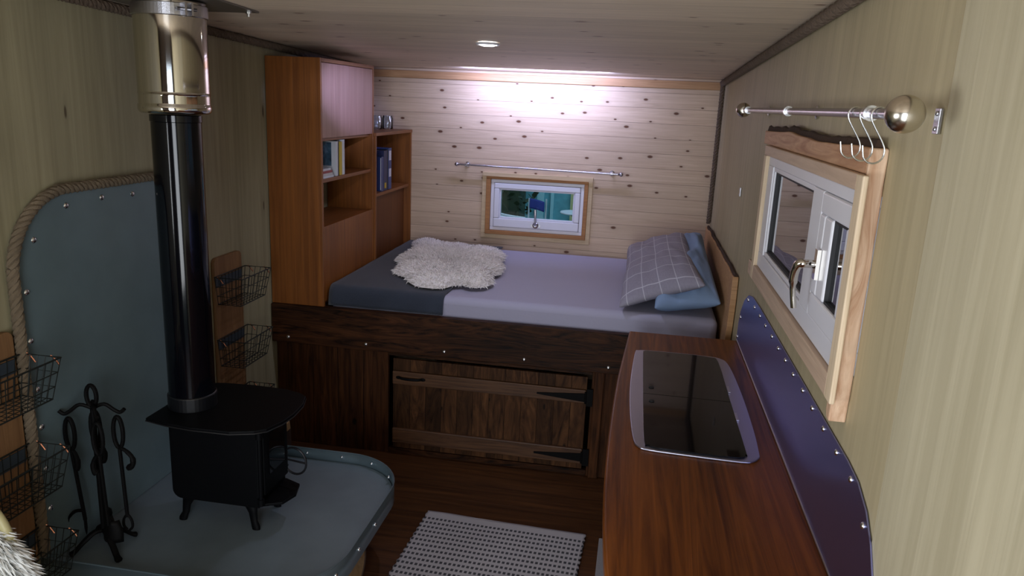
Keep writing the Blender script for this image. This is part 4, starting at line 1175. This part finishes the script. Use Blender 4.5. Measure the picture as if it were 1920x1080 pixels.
for s in (-1, 1):
    obj('leg', tube(NB(), [(gx + s * .088, gy + .05, -.5995), (gx + s * .086, gy + .045, .88)], .009, 8), pale, chr_, smooth=True)
    obj('leg', tube(NB(), [(gx + s * .09, gy - .40, -.5995), (gx + s * .09, gy - .36, .45)], .009, 8), pale, chr_, smooth=True)
obj('seat', B(gx - .12, gx + .12, gy - .42, gy + .04, .44, .47), plain('royal_blue_seat', (.015, .03, .2), .7), chr_, bevel=.01)
bt = thing('garden_bench', 'pale curved bench slat outside by the hedge', 'bench', (.3, 2.0, -.6))
for dy in (0, .12):
    bm = NB(); tube(bm, cat([(.10, 1.85 + dy, .96), (.38, 1.85 + dy, .87), (.55, 1.85 + dy, .80), (.78, 1.85 + dy, .775)], 6), .006, 8, flat=1.6); obj('slat', bm, plain('white_paint', (.7, .72, .75), .5), bt, smooth=True)
for x, z in ((.20, .90), (.74, .76)): obj('leg', B(x - .02, x + .02, 1.87, 1.95, -.5995, z), dkt, bt)
tb = thing('garden_table', 'round white-topped garden table outside by the shed', 'table', (1.12, 3.3, -.6))
bm = NB(); lathe(bm, [(.005, 0), (.15, 0), (.155, .01), (.15, .02), (.005, .02)], (1.12, 3.3, .66), n=30); obj('table_top', bm, plain('white_top', (.7, .72, .75), .4), tb)
bm = NB(); lathe(bm, [(.14, 0), (.14, .01), (.02, .03), (.02, 1.23), (.08, 1.255)], (1.12, 3.3, -.5995), n=20); obj('pedestal', bm, plain('brown_base', (.05, .03, .02), .6), tb)

# ------------------------------------------------------------------ light
wd = bpy.data.worlds.new('World'); bpy.context.scene.world = wd; wd.use_nodes = True
bg = wd.node_tree.nodes['Background']; bg.inputs[0].default_value = (.62, .78, 1, 1); bg.inputs[1].default_value = 1.5

def area(name, loc, target, sx, sy, power, col, spread=180):
    l = bpy.data.lights.new(name, 'AREA'); l.shape = 'RECTANGLE'; l.size = sx; l.size_y = sy; l.energy = power; l.color = col; l.spread = math.radians(spread)
    o = bpy.data.objects.new(name, l); link(o); o.location = loc
    o.rotation_euler = (V(target) - V(loc)).to_track_quat('-Z', 'Y').to_euler(); return o
area('side_opening_daylight', (-.14, -4.87, 1.27), (2.2, -4.5, 1.2), 1.0, .68, 27, (.93, .96, 1))
area('doorway_daylight', (1.5, YF - .12, 1.15), (1.2, -2.5, 1.9), .9, 1.5, 37, (.93, .96, 1))
area('bed_wall_wash', (1.13, -.31, hc(-.31) - .028), (1.13, 0, 1.90), .86, .03, 9.5, (.48, .54, 1))  # lamp without a fixture, added for the bright patch on the bed wall
def spotl(name, loc, target, power, col, cone, blend, rad):
    l = bpy.data.lights.new(name, 'SPOT'); l.energy = power; l.color = col; l.spot_size = math.radians(cone); l.spot_blend = blend; l.shadow_soft_size = rad
    o = bpy.data.objects.new(name, l); link(o); o.location = loc
    o.rotation_euler = (V(target) - V(loc)).to_track_quat('-Z', 'Y').to_euler(); return o
spotl('downlight_beam', (1.117, -1.651, hc(-1.651) - .03), (1.117, -.9, 0), 17, (.72, .75, 1), 150, .9, .03)
sb_ = spotl('cupboard_door_spot', (1.10, -1.645, hc(-1.651) - .03), (.28, -1.05, 1.80), 85, (.36, .42, 1), 25, 1, .02)  # extra spot added at the downlight to brighten the cupboard doors
sb_.scale = (2.3, 1, 1)

# ------------------------------------------------------------------ camera
cam = bpy.data.cameras.new('camera'); co = bpy.data.objects.new('camera', cam); link(co)
cam.sensor_fit = 'HORIZONTAL'; cam.sensor_width = 36; cam.lens = 36 * 1427.63 / 1920; cam.clip_start = .02
yw, pt, rl = (math.radians(v) for v in (9.088, -13.748, 2.562))
f = V((-math.sin(yw) * math.cos(pt), math.cos(yw) * math.cos(pt), math.sin(pt))); r = V((math.cos(yw), math.sin(yw), 0)); u = r.cross(f)
r2 = r * math.cos(rl) + u * math.sin(rl); u2 = u * math.cos(rl) - r * math.sin(rl)
mw = Matrix(((r2.x, u2.x, -f.x, 1.788), (r2.y, u2.y, -f.y, -4.921), (r2.z, u2.z, -f.z, 1.812), (0, 0, 0, 1)))
co.matrix_world = mw
sc_ = bpy.context.scene; sc_.camera = co
sc_.view_settings.view_transform = 'Standard'; sc_.view_settings.look = 'None'; sc_.view_settings.exposure = 0
sc_.cycles.max_bounces = 10; sc_.cycles.transparent_max_bounces = 12
sc_.cycles.sample_clamp_indirect = 4
